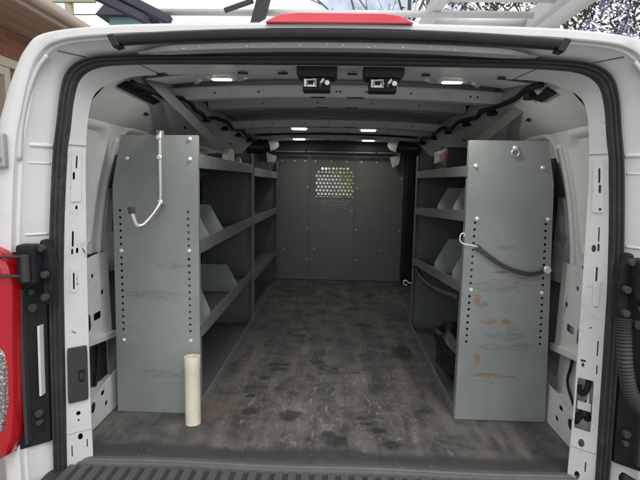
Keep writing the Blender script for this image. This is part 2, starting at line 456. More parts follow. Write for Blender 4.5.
# outer skin: sides and roof, with a rear flange
b = MB()
def grow(a, k, up): return [(p[0]*k, p[1] + up*sstep(.9, 1.35, p[1]) ) for p in a]
LOW = [(1.0,-.36),(1.02,-.2)]
def full(a):  # extend a ring below the floor
    return [(a[0][0], -.34)] + a
outs = [ring(full(mixring(OO, OO, 0, 0)) and [(p[0], p[1], y) for p in full(grow(OO, k, up))]) for y, k, up in
        ((1.375, 1.0, 0), (1.40, 1.008, .008), (1.55, 1.012, .02), (2.2, 1.012, .05), (3.4, 1.01, .06), (4.9, 1.0, .05), (5.35, .985, .03))]
b.loft(outs)
b.build('body_shell', M['white'], van, auto=50, solid=.004)
b = MB()
nose = [ring([(p[0]*k, min(p[1], zc) , y) for p in full(OO)]) for y, k, zc in ((5.36, .98, .78), (6.2, .95, .74), (6.75, .85, .55), (6.9, .75, .40))]
b.loft(nose); b.build('bonnet', M['white'], van, auto=40, solid=.004)

# door surround (white jamb) between outer edge and seal
b = MB()
ts = [(0, 1.376), (.05, 1.366), (.12, 1.361), (.40, 1.360), (.46, 1.363), (.49, 1.378), (.56, 1.380), (.60, 1.392), (.78, 1.412), (.92, 1.436), (1.0, 1.446)]
b.loft([ring([(p[0], p[1], y) for p in full(mixring(OO, SO, t, y))]) for t, y in ts])
b.build('door_surround', M['white'], van, auto=38)
# gutter channel strip down both upper corners
for sd in (-1, 1):
    b = MB()
    pts = [Vector((XC + sd*x, 1.376, z)) for x, z in ((.925,1.01),(.914,1.10),(.897,1.17),(.878,1.225),(.853,1.275),(.825,1.308))]
    pts = catmull(pts, 6)
    b.tube(pts, .007, 8); b.build('gutter_strip', M['jamb'], van, smooth=True)
    b = MB(); line = []
    for t, y in ts[7:]:
        r_ = ring([(p[0], p[1], y) for p in full(mixring(OO, SO, t, y))]); n2 = len(r_)//2
        line.append(min((q for q in r_ if (q.x - XC)*sd > 0), key=lambda q: abs((q.x - XC)*sd - lerp(.80, .735, (t-.6)/.4)) + abs(q.z - 1.3)*.5) + Vector((0, -.0004, 0)))
    b.tube(line, .0016, 6); b.build('panel_seam', M['darkplastic'], van)
    for z0, rad in ((1.056, .007), (1.003, .0035), (.785, .0045)):
        b = MB(); line = []
        for t, y in ts[7:10]:
            xz = interp([(lerp(p[1], q[1], t), lerp(p[0], q[0], t)) for p, q in zip(OO[:8], SO[:8])], z0); line.append(Vector((XC + sd*xz, y + rad*.55, z0)))
        b.tube(catmull(line, 6), rad, 8); b.build('jamb_ledge', M['white'], van, smooth=True)

# ribbed rubber seal
b = MB()
prof = [(0.0, .0), (.04, .012), (.14, .020), (.26, .016), (.33, .006), (.40, .016), (.50, .021), (.60, .016), (.67, .006), (.74, .016), (.86, .020), (.96, .010), (1.0, -.004)]
def scal(a, z0=1.1):  return a
rings = []
for t, h in prof:
    base = ring(full(mixring(SO, SI, t*1.02, 0)) and [(p[0], p[1], lerp(1.440, 1.452, t) - h) for p in full(mixring(SO, SI, t*1.02, 0))])
    rings.append(base)
b.loft(rings); b.build('door_seal', M['seal'], van, smooth=True)

# pillar faces (plates with real holes) below PILL_TOP, curved corner + header above
PI = [(.812,-.06,1.50),(.812,.22,1.50),(.808,.48,1.50),(.803,.72,1.50),(.795,1.0,1.50),(.785,1.11,1.50),(.773,1.19,1.505),(.755,1.234,1.515),(.710,1.265,1.53),(.635,1.292,1.56),(.45,1.312,1.62),(0,1.322,1.62)]
PI_tab = [(p[1], p[0]) for p in PI[:8]]
def pillar_map(sd):
    def f(t, z, wd):
        xo, xi = interp(SI_tab, z) + .002, interp(PI_tab, z)
        x = lerp(xo, xi, t); y = lerp(1.452, 1.50, t)
        # normal points backwards / inwards; depth goes forward-outward
        return Vector((XC + sd*(x + wd*.45), y + wd*.9, z))
    return f
zs = [-.05 + (PILL_TOP + .05)*k/22 for k in range(23)]
for sd in (-1, 1):
    f = pillar_map(sd)
    outline = [(0, z) for z in zs] + [(1, z) for z in reversed(zs)]
    if sd < 0:
        holes = [rrect(.52,.985,.60,1.035,.01) if False else rrect(.50,.99,.58,1.03,.012), rrect(.36,.955,.47,.978,.01), rrect(.5,.86,.6,.872,.004),
                 rrect(.36,.74,.44,.79,.006), rrect(.34,.715,.42,.733,.005), rrect(.54,.718,.64,.735,.007),
                 rrect(.40,.60,.47,.655,.006), circle(.5,.17,.09,10,.008), circle(.5,.145,.05,8,.004),
                 circle(.55,.085,.10,10,.012), circle(.60,-.02,.10,10,.014), rrect(.78,.04,.82,.07,.004), rrect(.2,.02,.24,.06,.004)]
    else:
        holes = [rrect(.45,.975,.55,1.02,.01), rrect(.40,.945,.52,.97,.008), circle(.42,.895,.06,8,.005),
                 rrect(.40,.795,.46,.84,.004), rrect(.38,.765,.48,.788,.005), circle(.62,.772,.10,10,.012),
                 rrect(.42,.66,.50,.715,.005), rrect(.22,.43,.27,.48,.004), rrect(.2,.37,.25,.40,.004),
                 rrect(.66,.40,.86,.408,.003), circle(.76,.39,.06,8,.008),
                 rrect(.30,.17,.92,.345,.02), circle(.60,.125,.12,10,.015), circle(.66,.01,.10,10,.014), rrect(.36,.03,.41,.065,.004), rrect(.36,-.03,.41,.0,.004)]
    b = MB(); b.plate(outline, holes, f, .003)
    p = b.build('door_pillar', M['jamb'], van)
    # closed cavity behind the holes
    b = MB(); b.loft([[f(t, z, .055) for z in zs] for t in (0.03, .35, .65, .97)])
    b.build('pillar_cavity', M['cavity'] if sd < 0 else M['inner'], van)
    # inner return of the pillar, so its edge has thickness
    b = MB(); b.loft([[f(1, z, d) for z in zs] for d in (.0015, .03, .055)]); b.build('pillar_return', M['inner'], van)
    # seam bead across the pillar and a raised pad
    for z_, r_ in ((PILL_TOP + .002, .002), (.105, .0018)):
        b = MB(); b.tube([f(t, z_, -.0005) for t in (.04, .5, 1)], r_, 6); b.build('pillar_seam', M['silver'], van)
    for (t0, z0, t1, z1) in (((.30,.905,.72,.98)) if False else (.28,.885,.78,1.045), (.30,.59,.56,.67)):
        b = MB(); o_ = rrect(t0, z0, t1, z1, .02, 3)
        b.plate(o_, [h for h in holes if all(t0 < q[0] < t1 and z0 < q[1] < z1 for q in h)], lambda u, v, wd: f(u, v, -.004 + wd), .0035)
        b.build('pillar_pad', M['jamb'], van)
# corner loft from seal to inner edge
b = MB()
idx = None
r0, r1 = ring(SI and [(p[0]+.002, p[1]+.001, 1.452) for p in SI]), ring(PI)
keep = [i for i, p in enumerate(r1) if p.z > 1.0]
r0k, r1k = [r0[i] for i in keep], [r1[i] for i in keep]
# stop exactly at the pillar top
for rr, tab, yy in ((r0k, SI_tab, 1.452), (r1k, PI_tab, 1.50)):
    off = .002 if tab is SI_tab else 0
    rr[0] = Vector((XC - interp(tab, PILL_TOP+.001) - off, yy, PILL_TOP+.001)); rr[-1] = Vector((XC + interp(tab, PILL_TOP+.001) + off, yy, PILL_TOP+.001))
    while len(rr) > 2 and rr[1].z < PILL_TOP+.01: pass; break
r0k = [p for p in r0k if p.z >= PILL_TOP]; r1k = [p for p in r1k if p.z >= PILL_TOP]
n_ = min(len(r0k), len(r1k))
def resample(pts, n):
    L = [0]
    for a, c in zip(pts, pts[1:]): L.append(L[-1] + (c-a).length)
    out = []
    for k in range(n):
        d = L[-1]*k/(n-1); i = 0
        while i < len(L)-2 and L[i+1] < d: i += 1
        out.append(pts[i].lerp(pts[i+1], (d-L[i])/max(1e-9, L[i+1]-L[i])))
    return out
r0k, r1k = resample(r0k, 90), resample(r1k, 90)
b.loft([[a.lerp(c, t) for a, c in zip(r0k, r1k)] for t in (0, .3, .7, 1)])
back = [Vector((p.x + (.03 if p.x > XC else -.03)*(abs(p.x-XC) > .64), p.y + .05, p.z + .015)) for p in r1k]
b.loft([r1k, [p.lerp(q, .15) + Vector((0, .004, .006)) for p, q in zip(r1k, back)], back])
b.build('door_corner', M['jamb'], van, auto=50)
# corner details: dark clip holes, dimples
def spot(name, pts, r, mat, parent=van, axis=(0, -1, -.5), h=.004):
    b = MB()
    for p in pts: b.disc(p, axis, r, h, 10)
    return b.build(name, mat, parent)

# header panel behind the corner loft, rising to the roof
b = MB()
def header_z(x, y): return 1.322 + (y-1.62)*.13 - .03*(abs(x)/.66)**3
ys = [1.61, 1.66, 1.72, 1.80, 1.88, 1.92]
b.loft([[Vector((XC+x, y, header_z(x, y) + (.02 if y > 1.9 else 0))) for x in [-.64 + 1.28*k/40 for k in range(41)]] for y in ys])
b.build('roof_header', M['jamb'], van, auto=30)
for x in (-.565, -.30, -.17, .055, .29, .53):
    b = MB(); b.add([Vector((XC+x+dx, 1.57+dy, 1.3085 + dy*.13 - .016*(abs(x)/.66)**3 )) for dx, dy in ((-.016,-.006),(.010,-.009),(.016,.006),(-.010,.009))], [(0,1,2,3)])
    b.build('clip_hole', M['cavity'], van, solid=.006)
# header joints
for sd in (-1, 1):
    ia = min(range(90), key=lambda i: abs(r0k[i].x - XC - sd*.60)); ib = min(range(90), key=lambda i: abs(r1k[i].x - XC - sd*.565))
    b = MB(); b.tube([r0k[ia].lerp(r1k[ib], t) + Vector((0, 0, -.0003 - .004*math.sin(t*3.14)*0)) for t in (0, .3, .7, 1)], .0014, 6); b.build('header_joint', M['darkplastic'], van)
# pressed shapes in the header: two recessed channels near the lamps
for sd in (-1, 1):
    for x0 in (.33, .50):
        b = MB(); b.beam((XC+sd*x0, 1.78, header_z(x0,1.78)-.001), (XC+sd*(x0+.05), 1.90, header_z(x0+.05,1.9)+.001), .018, .014)
        b.build('header_rib', M['jamb'], van, bevel=.005)
    # cargo lamp: bezel, glowing lens
    lx, ly = (-.423, 1.756) if sd < 0 else (.407, 1.758)
    lz = header_z(lx - XC, ly) - .004
    b = MB(); b.prism(rrect(lx-.055, ly-.03, lx+.055, ly+.03, .02), lambda u, v: Vector((u, v, lz+.012)), lambda u, v: Vector((u, v, lz-.004)))
    lamp = b.build('cargo_lamp', M['jamb'], van, bevel=.003)
    b = MB(); b.prism(rrect(lx-.036, ly-.015, lx+.036, ly+.015, .012), lambda u, v: Vector((u, v, lz-.002)), lambda u, v: Vector((u, v, lz-.0065)))
    b.build('lamp_lens', M['lamp'], lamp, bevel=.003)
    L = bpy.data.lights.new('cargo_lamp_light', 'AREA'); L.energy = 1.4; L.shape = 'RECTANGLE'; L.size = .08; L.size_y = .04; L.color = (1, .95, .88)
    lo = new_obj('cargo_lamp_light', L, van); lo.location = Vector((lx, ly, lz-.014)) - root_loc(van)

# door latches on the header
for cx in (-.066, .138):
    b = MB()
    b.prism([(cx-.062,1.318),(cx+.062,1.318),(cx+.062,1.287),(cx+.052,1.279),(cx-.052,1.279),(cx-.062,1.287)], lambda u, v: Vector((u, 1.478, v)), lambda u, v: Vector((u, 1.555, v)))
    la = b.build('door_latch', M['plastic'], van, bevel=.003)
    b = MB(); b.box((cx-.044, 1.486, 1.240), (cx+.042, 1.54, 1.279)); b.build('latch_housing', M['plastic'], la, bevel=.003)
    b = MB()
    b.box((cx-.038, 1.480, 1.250), (cx+.000, 1.487, 1.274)); b.tube([(cx-.030,1.472,1.256),(cx-.030,1.468,1.268),(cx-.004,1.468,1.270),(cx-.002,1.472,1.256)], .004, 8)
    b.tube([(cx+.012,1.484,1.254),(cx+.014,1.470,1.262),(cx+.022,1.470,1.272)], .006, 8); b.disc((cx+.032,1.486,1.262), (0,-1,0), .008, .010, 12)
    b.build('striker', M['chrome'], la, bevel=.001)
    b = MB(); b.box((cx-.026, 1.4765, 1.257), (cx-.010, 1.4800, 1.266)); b.build('latch_slot', M['cavity'], la)

# rear garnish (black strip over the doorway), silver strip below it, brake lamp
b = MB()
xs = [-.62 + 1.235*k/40 for k in range(41)]
def garn(x): return 1.363 - .022*abs(x/.62)**2.2 + .0
sec = [(1.362, .016), (1.346, .017), (1.337, .011), (1.335, -.001), (1.339, -.009), (1.348, -.012), (1.362, -.011)]
b.loft([[Vector((XC + x, y, garn(x) + dz)) for x in xs] for y, dz in sec])
for x in (xs[0], xs[-1]):
    b.add([Vector((XC+x, y, garn(x)+dz)) for y, dz in sec], [tuple(range(len(sec)))])
b.build('rear_garnish', M['garnish'], van, auto=40)
for sd in (-1, 1):
    b = MB()
    x = sd*.617
    b.prism([(x-sd*.004, garn(x)+.0165),(x+sd*.016, garn(x)+.013),(x-sd*.002, garn(x)-.021),(x-sd*.022, garn(x)-.015)], lambda u, v: Vector((XC+u, 1.3345, v)), lambda u, v: Vector((XC+u, 1.372, v)))
    b.build('garnish_end', M['garnish'], van, bevel=.003)
b = MB()
b.loft([[Vector((XC + x, y + .030*sstep(.46, .575, abs(x)), garn(x) + lerp(dz, -.018, .9*sstep(.46, .575, abs(x))))) for x in [k*.93 for k in xs]] for y, dz in ((1.378, -.008), (1.372, -.013), (1.376, -.027), (1.404, -.031))])
b.build('header_strip', M['silver'], van, auto=60)
rnd = random.Random(3)
for k in range(16):  # pale specks set on the strip as painted reflections
    x = rnd.uniform(-.44, .44); w_ = rnd.uniform(.002,.004); zc_ = garn(x)-.021+rnd.uniform(-.004,.004)
    b = MB(); b.prism(circle(x, zc_, w_, 8, .0018), lambda u, v: Vector((XC+u, 1.3725, v)), lambda u, v: Vector((XC+u, 1.380, v)))
    b.build('glint_speck', M['bolt'], van)
b = MB()
pol = [(-.205,1.394),(.202,1.394),(.196,1.400),(.165,1.417),(.12,1.4235),(-.12,1.4245),(-.165,1.419),(-.198,1.401)]
b.prism(pol, lambda u, v: Vector((u, 1.344 + (v-1.394)*.5, v)), lambda u, v: Vector((u, 1.42, v+.004)))
b.build('brake_light', M['brakered'], van, bevel=.008, seg=3)
b = MB()
pol2 = [(-.235,1.396),(.232,1.396),(.205,1.412),(.17,1.424),(.12,1.431),(-.12,1.432),(-.17,1.427),(-.21,1.413)]
b.prism(pol2, lambda u, v: Vector((u, 1.368 + (v-1.394)*.5, v)), lambda u, v: Vector((u*1.1, 1.62, v+.01)))
b.build('roof_pod', M['white'], van, bevel=.006)

# ------------------------------------------------------------------ interior skins
WP = [(.962,-.02),(.968,.20),(.968,.45),(.962,.65),(.945,.80),(.918,.95),(.885,1.07),(.848,1.17),(.80,1.25),(.74,1.31)]
wp = catmull([Vector((x, z, 0)) for x, z in WP], 10)
blanks = [(1.54,1.80,.70,1.14),(1.93,2.16,.72,1.15),(2.28,2.66,.72,1.15),(2.80,3.2,.72,1.15),(3.34,3.9,.72,1.15),(4.0,4.45,.72,1.15)]
lowb = [(1.66,1.86,.08,.40),(1.95,2.5,.15,.55),(2.6,3.3,.15,.55),(3.4,4.2,.15,.55)]
def sdf(y, z, r):
    y0, y1, z0, z1 = r; rad = .05
    dx = abs(y-(y0+y1)/2) - (y1-y0)/2 + rad; dz = abs(z-(z0+z1)/2) - (z1-z0)/2 + rad
    return math.hypot(max(dx, 0), max(dz, 0)) + min(max(dx, dz), 0) - rad
for sd in (-1, 1):
    b = MB(); rows = []
    NY = 260; y0, y1 = 1.555, 4.60
    for i in range(NY+1):
        y = y0 + (y1-y0)*i/NY; row = []
        for p in wp:
            d = 0
            for r in blanks:
                s_ = sdf(y, p.y, r); d += .016*sstep(.004, -.008, s_) - .006*math.exp(-((s_-.012)/.010)**2)
            for r in lowb:
                s_ = sdf(y, p.y, r); d += .05*sstep(.0, -.02, s_)
            d -= .010*math.exp(-((p.y-.60)/.02)**2)
            row.append(Vector((XC + sd*(p.x + d), y, p.y)))
        rows.append(row)
    b.loft(rows); b.build('side_wall', M['inner'], van, auto=40)
    # vertical pressed posts and the roof rail
    for yy in (1.87, 2.22, 3.27):
        b = MB(); pts = [Vector((XC + sd*(p.x - .006), yy, p.y)) for p in wp if .50 < p.y < 1.13]
        rr = [.012]*len(pts); rr[0] = .004; rr[-1] = .004
        b.tube(pts, rr, 8); b.build('wall_post', M['inner'], van, smooth=True)
    b = MB()
    for k in range(NY+1): pass
    b.loft([[Vector((XC + sd*x, y, z)) for y in (1.545, 1.8, 2.4, 3.2, 4.0, 4.62)] for x, z in ((.85,1.165),(.80,1.20),(.745,1.255),(.705,1.30),(.70,1.335),(.715,1.37),(.76,1.425))])
    b.build('roof_rail', M['inner'], van, auto=30)
    # oval openings in the roof rail
    for yy in (1.95, 2.45, 2.9, 3.5):
        b = MB(); b.prism(circle(yy, 0, .020, 12, .006), lambda u, v: Vector((XC+sd*(.7745-v*.7), u, 1.2255+v*.7)) , lambda u, v: Vector((XC+sd*(.7705-v*.7), u, 1.2215+v*.7)))
        b.build('rail_slot', M['cavity'], van)
    # zig-zag wiring loom along the rail
    b = MB(); rnd = random.Random(4 if sd < 0 else 9)
    ctrl = [(.70 - rnd.uniform(0, .05), 1.62 + .16*k, 1.30 + rnd.uniform(-.02, .012)) for k in range(18)]
    b.tube(catmull([Vector((XC+sd*x, y, z)) for x, y, z in ctrl], 6), .0105, 8); b.build('wiring_loom', M['plastic'], van, smooth=True)
    for k in range(6):
        b = MB(); y = 1.75 + .42*k; b.box((XC+sd*.705-.018, y, 1.272), (XC+sd*.705+.018, y+.05, 1.297)); b.build('loom_clip', M['plastic'], van, bevel=.004)

# black plates on the rail stand in for the shaded gaps at the roof corners
def rail_pt(sd, y, t, off): return Vector((XC + sd*(lerp(.745, .705, t) - off*.75), y, lerp(1.255, 1.30, t) - off*.66))
for sd, ys_ in ((-1, (1.60, 1.92)), (1, (1.62, 1.74))):
    b = MB(); b.prism([(ys_[0], .30), (ys_[1], .15), (ys_[1]+.04, .55), (ys_[0]+.03, .85)], lambda u, v: rail_pt(sd, u, v, .010), lambda u, v: rail_pt(sd, u, v, .001))
    b.build('rail_gap_shade', M['plastic'], van, bevel=.002)

# roof skin
def roof_z(x): return 1.432 - .045*(abs(x)/.70)**2.4
b = MB()
b.loft([[Vector((XC+x, y, roof_z(x) + .004*math.sin(y*9+x*3)*math.cos(x*7))) for x in [-.72+1.44*k/48 for k in range(49)]] for y in [1.90+2.75*i/60 for i in range(61)]])
b.build('roof_lining', M['roofskin'], van, smooth=True)
for yb_ in (2.28, 2.40, 2.52, 2.80, 2.92, 3.05, 3.40, 3.52, 3.90, 4.05):
    b = MB(); b.tube([Vector((XC+x, yb_, roof_z(x) - .002)) for x in [-.62+1.24*k/24 for k in range(25)]], [.002]+[.007]*23+[.002], 8); b.build('roof_pressing', M['roofskin'], van, smooth=True)
# roof bows
def bow(y, depth, drop, hole_x=(), width=.70, mat=None):
    b = MB(); xs = [-width + 2*width*k/60 for k in range(61)]
    zt = lambda x: roof_z(x) - .004
    zb = lambda x: 1.322 + drop - .022*(abs(x)/.70)**2.2 + (.0 if abs(x) < .6 else .0)
    sec = [(y-.055, lambda x: zb(x)+.044), (y-.036, lambda x: zb(x)+.040), (y-.030, lambda x: zb(x)+.006), (y-.024, zb), (y+.030, zb), (y+.036, lambda x: zb(x)+.006), (y+.042, lambda x: zb(x)+.045), (y+.07, lambda x: zb(x)+.05)]
    b.loft([[Vector((XC+x, yy, fz(x))) for x in xs] for yy, fz in sec])
    o = b.build('roof_bow', mat or M['inner'], van, auto=30)
    for x in hole_x:
        b = MB(); b.disc((XC+x, y-.0315, zb(x)+.022), (0,-1,0), .0045, .002, 10)
        b.build('bow_hole', M['cavity'], o)
    for x0, x1 in ((-.105,-.045),(.05,.12),(-.47,-.38),(.38,.46)):
        b = MB(); b.box((XC+x0, y-.0262, zb(.2)-.0012), (XC+x1, y-.012, zb(.2)+.002))
        b.build('bow_slot', M['cavity'], o)
    return o
bow(2.10, .1, 0, (-.52,-.33,-.11,.005,.02,.13,.32,.57,.60))
bow(2.66, .1, .042, (-.4,-.1,.2,.45), mat=M['roofskin'])
bow(3.20, .1, -.002, (-.55,-.42,-.2,-.05,.12,.33,.5))
bow(3.72, .1, .015, (-.4,.1,.4))
bow(4.22, .1, -.002, (-.5,-.3,0,.25,.45))
# two pressed lines in the roof skin behind the first bow
for x in (-.07, .17):
    b = MB(); b.beam((XC+x, 2.20, roof_z(x)-.006), (XC+x*1.25, 2.60, roof_z(x*1.2)-.006), .018, .012)
    b.build('roof_pressing', M['roofskin'], van, bevel=.004)
# small lit lamps on the second and the last bow
for (x, y) in ((-.262,3.30),(.215,3.33),(-.325,4.12),(.272,4.16)):
    z = 1.322 - .004
    b = MB(); b.prism(rrect(x-.075, y-.03, x+.075, y+.03, .02), lambda u, v: Vector((u, v, z+.016)), lambda u, v: Vector((u, v, z+.002)))
    lamp = b.build('ceiling_lamp', M['inner'], van, bevel=.002)
    b = MB(); b.prism(rrect(x-.05, y-.018, x+.05, y+.018, .012), lambda u, v: Vector((u, v, z+.003)), lambda u, v: Vector((u, v, z-.006)))
    b.build('lamp_lens', M['lamp'], lamp, bevel=.002)
    L = bpy.data.lights.new('ceiling_lamp_light', 'AREA'); L.energy = .6; L.size = .06; L.color = (1, .96, .9)
    lo = new_obj('ceiling_lamp_light', L, van); lo.location = Vector((x, y, z-.01)) - root_loc(van)
# headliner box above the partition
b = MB(); b.box((-.72, 4.405, 1.237), (.70, 4.62, 1.44)); b.build('headliner', M['darkplastic'], van, bevel=.01)
for x0, x1 in ((-.57,-.285),(-.275,.36),(.37,.56)):
    b = MB(); b.box((x0, 4.385, 1.222), (x1, 4.40, 1.236)); b.build('headliner_rail', M['lip'], van, bevel=.002)

# diagonal stays from the roof rail (flat straps with holes)
def stay(p, q, parent, name='roof_brace'):
    b = MB(); b.beam(p, q, .040, .004, up=(.25 if p[0] > 0 else -.25, -1, .35)); return b.build(name, M['shelf'], parent, bevel=.001)

# lower rear corners: stamped kick panels, ledges, cables
for sd in (-1, 1):
    def f(u, v, wd, sd=sd): return Vector((XC + sd*(.900 + .10*(v > .14)*0 + wd), u, v))
    b = MB()
    b.plate([(1.53,0),(1.90,0),(1.90,.16),(1.80,.15),(1.72,.125),(1.60,.12),(1.53,.10)], [circle(1.60,.06,.014,10), circle(1.68,.085,.018,12,.022), circle(1.78,.055,.012,10), rrect(1.74,.10,1.77,.12,.005), circle(1.62,.095,.006,8), circle(1.66,.03,.006,8)], f, .003)
    b.build('kick_panel', M['jamb'], van)
    b = MB(); b.box((XC+sd*.901, 1.535, .118), (XC+sd*.958, 1.90, .124)); b.build('kick_ledge', M['inner'], van, bevel=.002)
    # ragged upper bracket with cut-outs
    def g(u, v, wd, sd=sd): return Vector((XC + sd*(.925 + wd + .02*(v-.3)), u, v))
    b = MB()
    b.plate([(1.56,.36),(1.62,.345),(1.68,.33),(1.74,.31),(1.82,.30),(1.90,.32),(1.90,.66),(1.80,.66),(1.70,.65),(1.58,.66),(1.56,.5)],
            [circle(1.62,.52,.012,8,.02), rrect(1.66,.37,1.74,.44,.018), rrect(1.68,.50,1.73,.53,.01), circle(1.77,.58,.010,8), rrect(1.76,.40,1.82,.43,.008), circle(1.60,.60,.008,8), circle(1.70,.60,.006,8), circle(1.84,.50,.012,8)], g, .003)
    b.build('stamped_bracket', M['jamb'], van)
    b = MB(); b.beam((XC+sd*.915, 1.55, .36), (XC+sd*.925, 1.92, .30), .02, .03); b.build('bracket_ledge', M['jamb'], van, bevel=.004)
    b = MB(); b.box((XC+sd*.952, 1.56, .125), (XC+sd*.958, 1.90, .66)); b.build('corner_cavity', M['cavity'] if sd < 0 else M['inner'], van)
    rnd = random.Random(11+sd)
    for k in range(3):
        y = 1.62 + .07*k
        b = MB(); b.tube(catmull([Vector((XC+sd*(.94), y+rnd.uniform(-.02,.02), .13)), Vector((XC+sd*.935, y+.03, .20)), Vector((XC+sd*.94, y+rnd.uniform(0,.06), .28)), Vector((XC+sd*.942, y+.02, .40))], 6), .006, 6)
        b.build('corner_cable', M['plastic'], van, smooth=True)
    for (y, z, r) in ((1.66,.72,.012),(1.74,.70,.006),(1.62,.80,.006),(1.70,.78,.005),(1.78,.66,.006),(1.80,.62,.02)):
        x = interp([(p[1], p[0]) for p in WP], z)
        b = MB(); b.disc((XC+sd*(x-.004), y, z), (-sd, 0, 0), r, .008, 12)
        b.build('wall_grommet', M['cavity'], van)
# charcoal felt liner hung on the side walls behind the open-backed shelving
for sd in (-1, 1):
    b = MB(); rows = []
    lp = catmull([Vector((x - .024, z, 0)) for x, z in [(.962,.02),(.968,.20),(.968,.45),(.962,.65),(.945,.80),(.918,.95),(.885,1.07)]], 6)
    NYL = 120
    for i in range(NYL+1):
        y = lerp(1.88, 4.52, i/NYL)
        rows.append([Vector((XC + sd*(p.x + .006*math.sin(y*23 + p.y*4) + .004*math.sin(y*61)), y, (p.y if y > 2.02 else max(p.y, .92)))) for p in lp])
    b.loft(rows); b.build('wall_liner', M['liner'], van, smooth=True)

for sd, marks in ((-1, ((.80,.735,.95,.712),(.45,.632,.62,.612),(.5,.655,.58,.628),(.6,.93,.66,.915),(.3,.46,.5,.45))), (1, ((.3,.60,.42,.585),(.6,.90,.7,.885),(.5,.52,.62,.515)))):
    f = pillar_map(sd)
    for (ta, za, tb, zb) in marks:
        b = MB(); b.tube([f(ta, za, -.0004), f(lerp(ta,tb,.5), lerp(za,zb,.4), -.0004), f(tb, zb, -.0004)], [.0006,.0022,.0005], 6); b.build('scuff_mark', M['rubber'], van)
# plate on the left pillar, wires in the right pillar window
f = pillar_map(-1)
b = MB(); b.plate(rrect(.12,.215,.93,.405,.035,4), [], lambda u, v, wd: f(u, v, -.011 + wd), .010); pc = b.build('pillar_cover', M['darkplastic'], van, bevel=.003)
b = MB(); b.plate(rrect(.55,.285,.80,.325,.012,3), [rrect(.60,.292,.76,.318,.008,3)], lambda u, v, wd: f(u, v, -.014 + wd), .0028); b.build('cover_grip', M['plastic'], pc)
f = pillar_map(1)
for pts, r in (((f(.45,.345,.03), f(.55,.30,.02), f(.75,.285,.022), f(.85,.31,.03)), .009), ((f(.40,.20,.03), f(.55,.225,.018), f(.8,.20,.02), f(.88,.18,.03)), .012), ((f(.45,.26,.03), f(.6,.252,.018), f(.85,.255,.02)), .006)):
    b = MB(); b.tube(catmull(pts, 8), r, 8); b.build('pillar_wiring', M['plastic'], van, smooth=True)
b = MB(); b.plate([(.34,.235),(.86,.235),(.86,.262),(.52,.262),(.46,.30),(.42,.262),(.34,.262)], [], lambda u, v, wd: f(u, v, .010 + wd), .004)
b.build('pillar_bracket', M['jamb'], van)

# floor pan, sill and step
b = MB(); b.box((XC-.97, 1.500, -.06), (XC+.97, 4.62, -.0125)); b.build('cargo_floor', M['darkplastic'], van)
b = MB()
b.loft([[Vector((XC+x, y + .004*math.sin(x*9), z)) for x in [-.875 + 1.75*k/60 for k in range(61)]] for y, z in ((1.512,-.012),(1.506,.0015),(1.498,.003),(1.488,.003),(1.484,-.002),(1.478,-.003),(1.472,-.012),(1.468,-.05))])
b.build('sill_plate', M['sill'], van, auto=30)
b = MB(); b.box((XC-.93, 1.16, -.20), (XC+.93, 1.466, -.0125)); step = b.build('rear_step', M['stepgap'], van, bevel=.01)
k = -.872
rnd = random.Random(6)
while k < .86:
    b = MB()
    y0_, y1_ = 1.460, 1.20
    b.add([Vector((XC+k, y0_, -.0123)), Vector((XC+k+.031, y0_, -.0123)), Vector((XC+k+.031, y1_, -.0123)), Vector((XC+k, y1_, -.0123)),
           Vector((XC+k+.003, y0_-.004, -.004)), Vector((XC+k+.028, y0_-.004, -.004)), Vector((XC+k+.028, y1_+.004, -.004)), Vector((XC+k+.003, y1_+.004, -.004))],
          [(4,5,6,7),(0,1,5,4),(1,2,6,5),(2,3,7,6),(3,0,4,7)])
    b.build('tread', M['step'], step)
    k += .0437
# bumper below
b = MB(); b.box((XC-1.0, 1.20, -.36), (XC+1.0, 1.40, -.205)); b.build('rear_bumper', M['darkplastic'], van, bevel=.03)

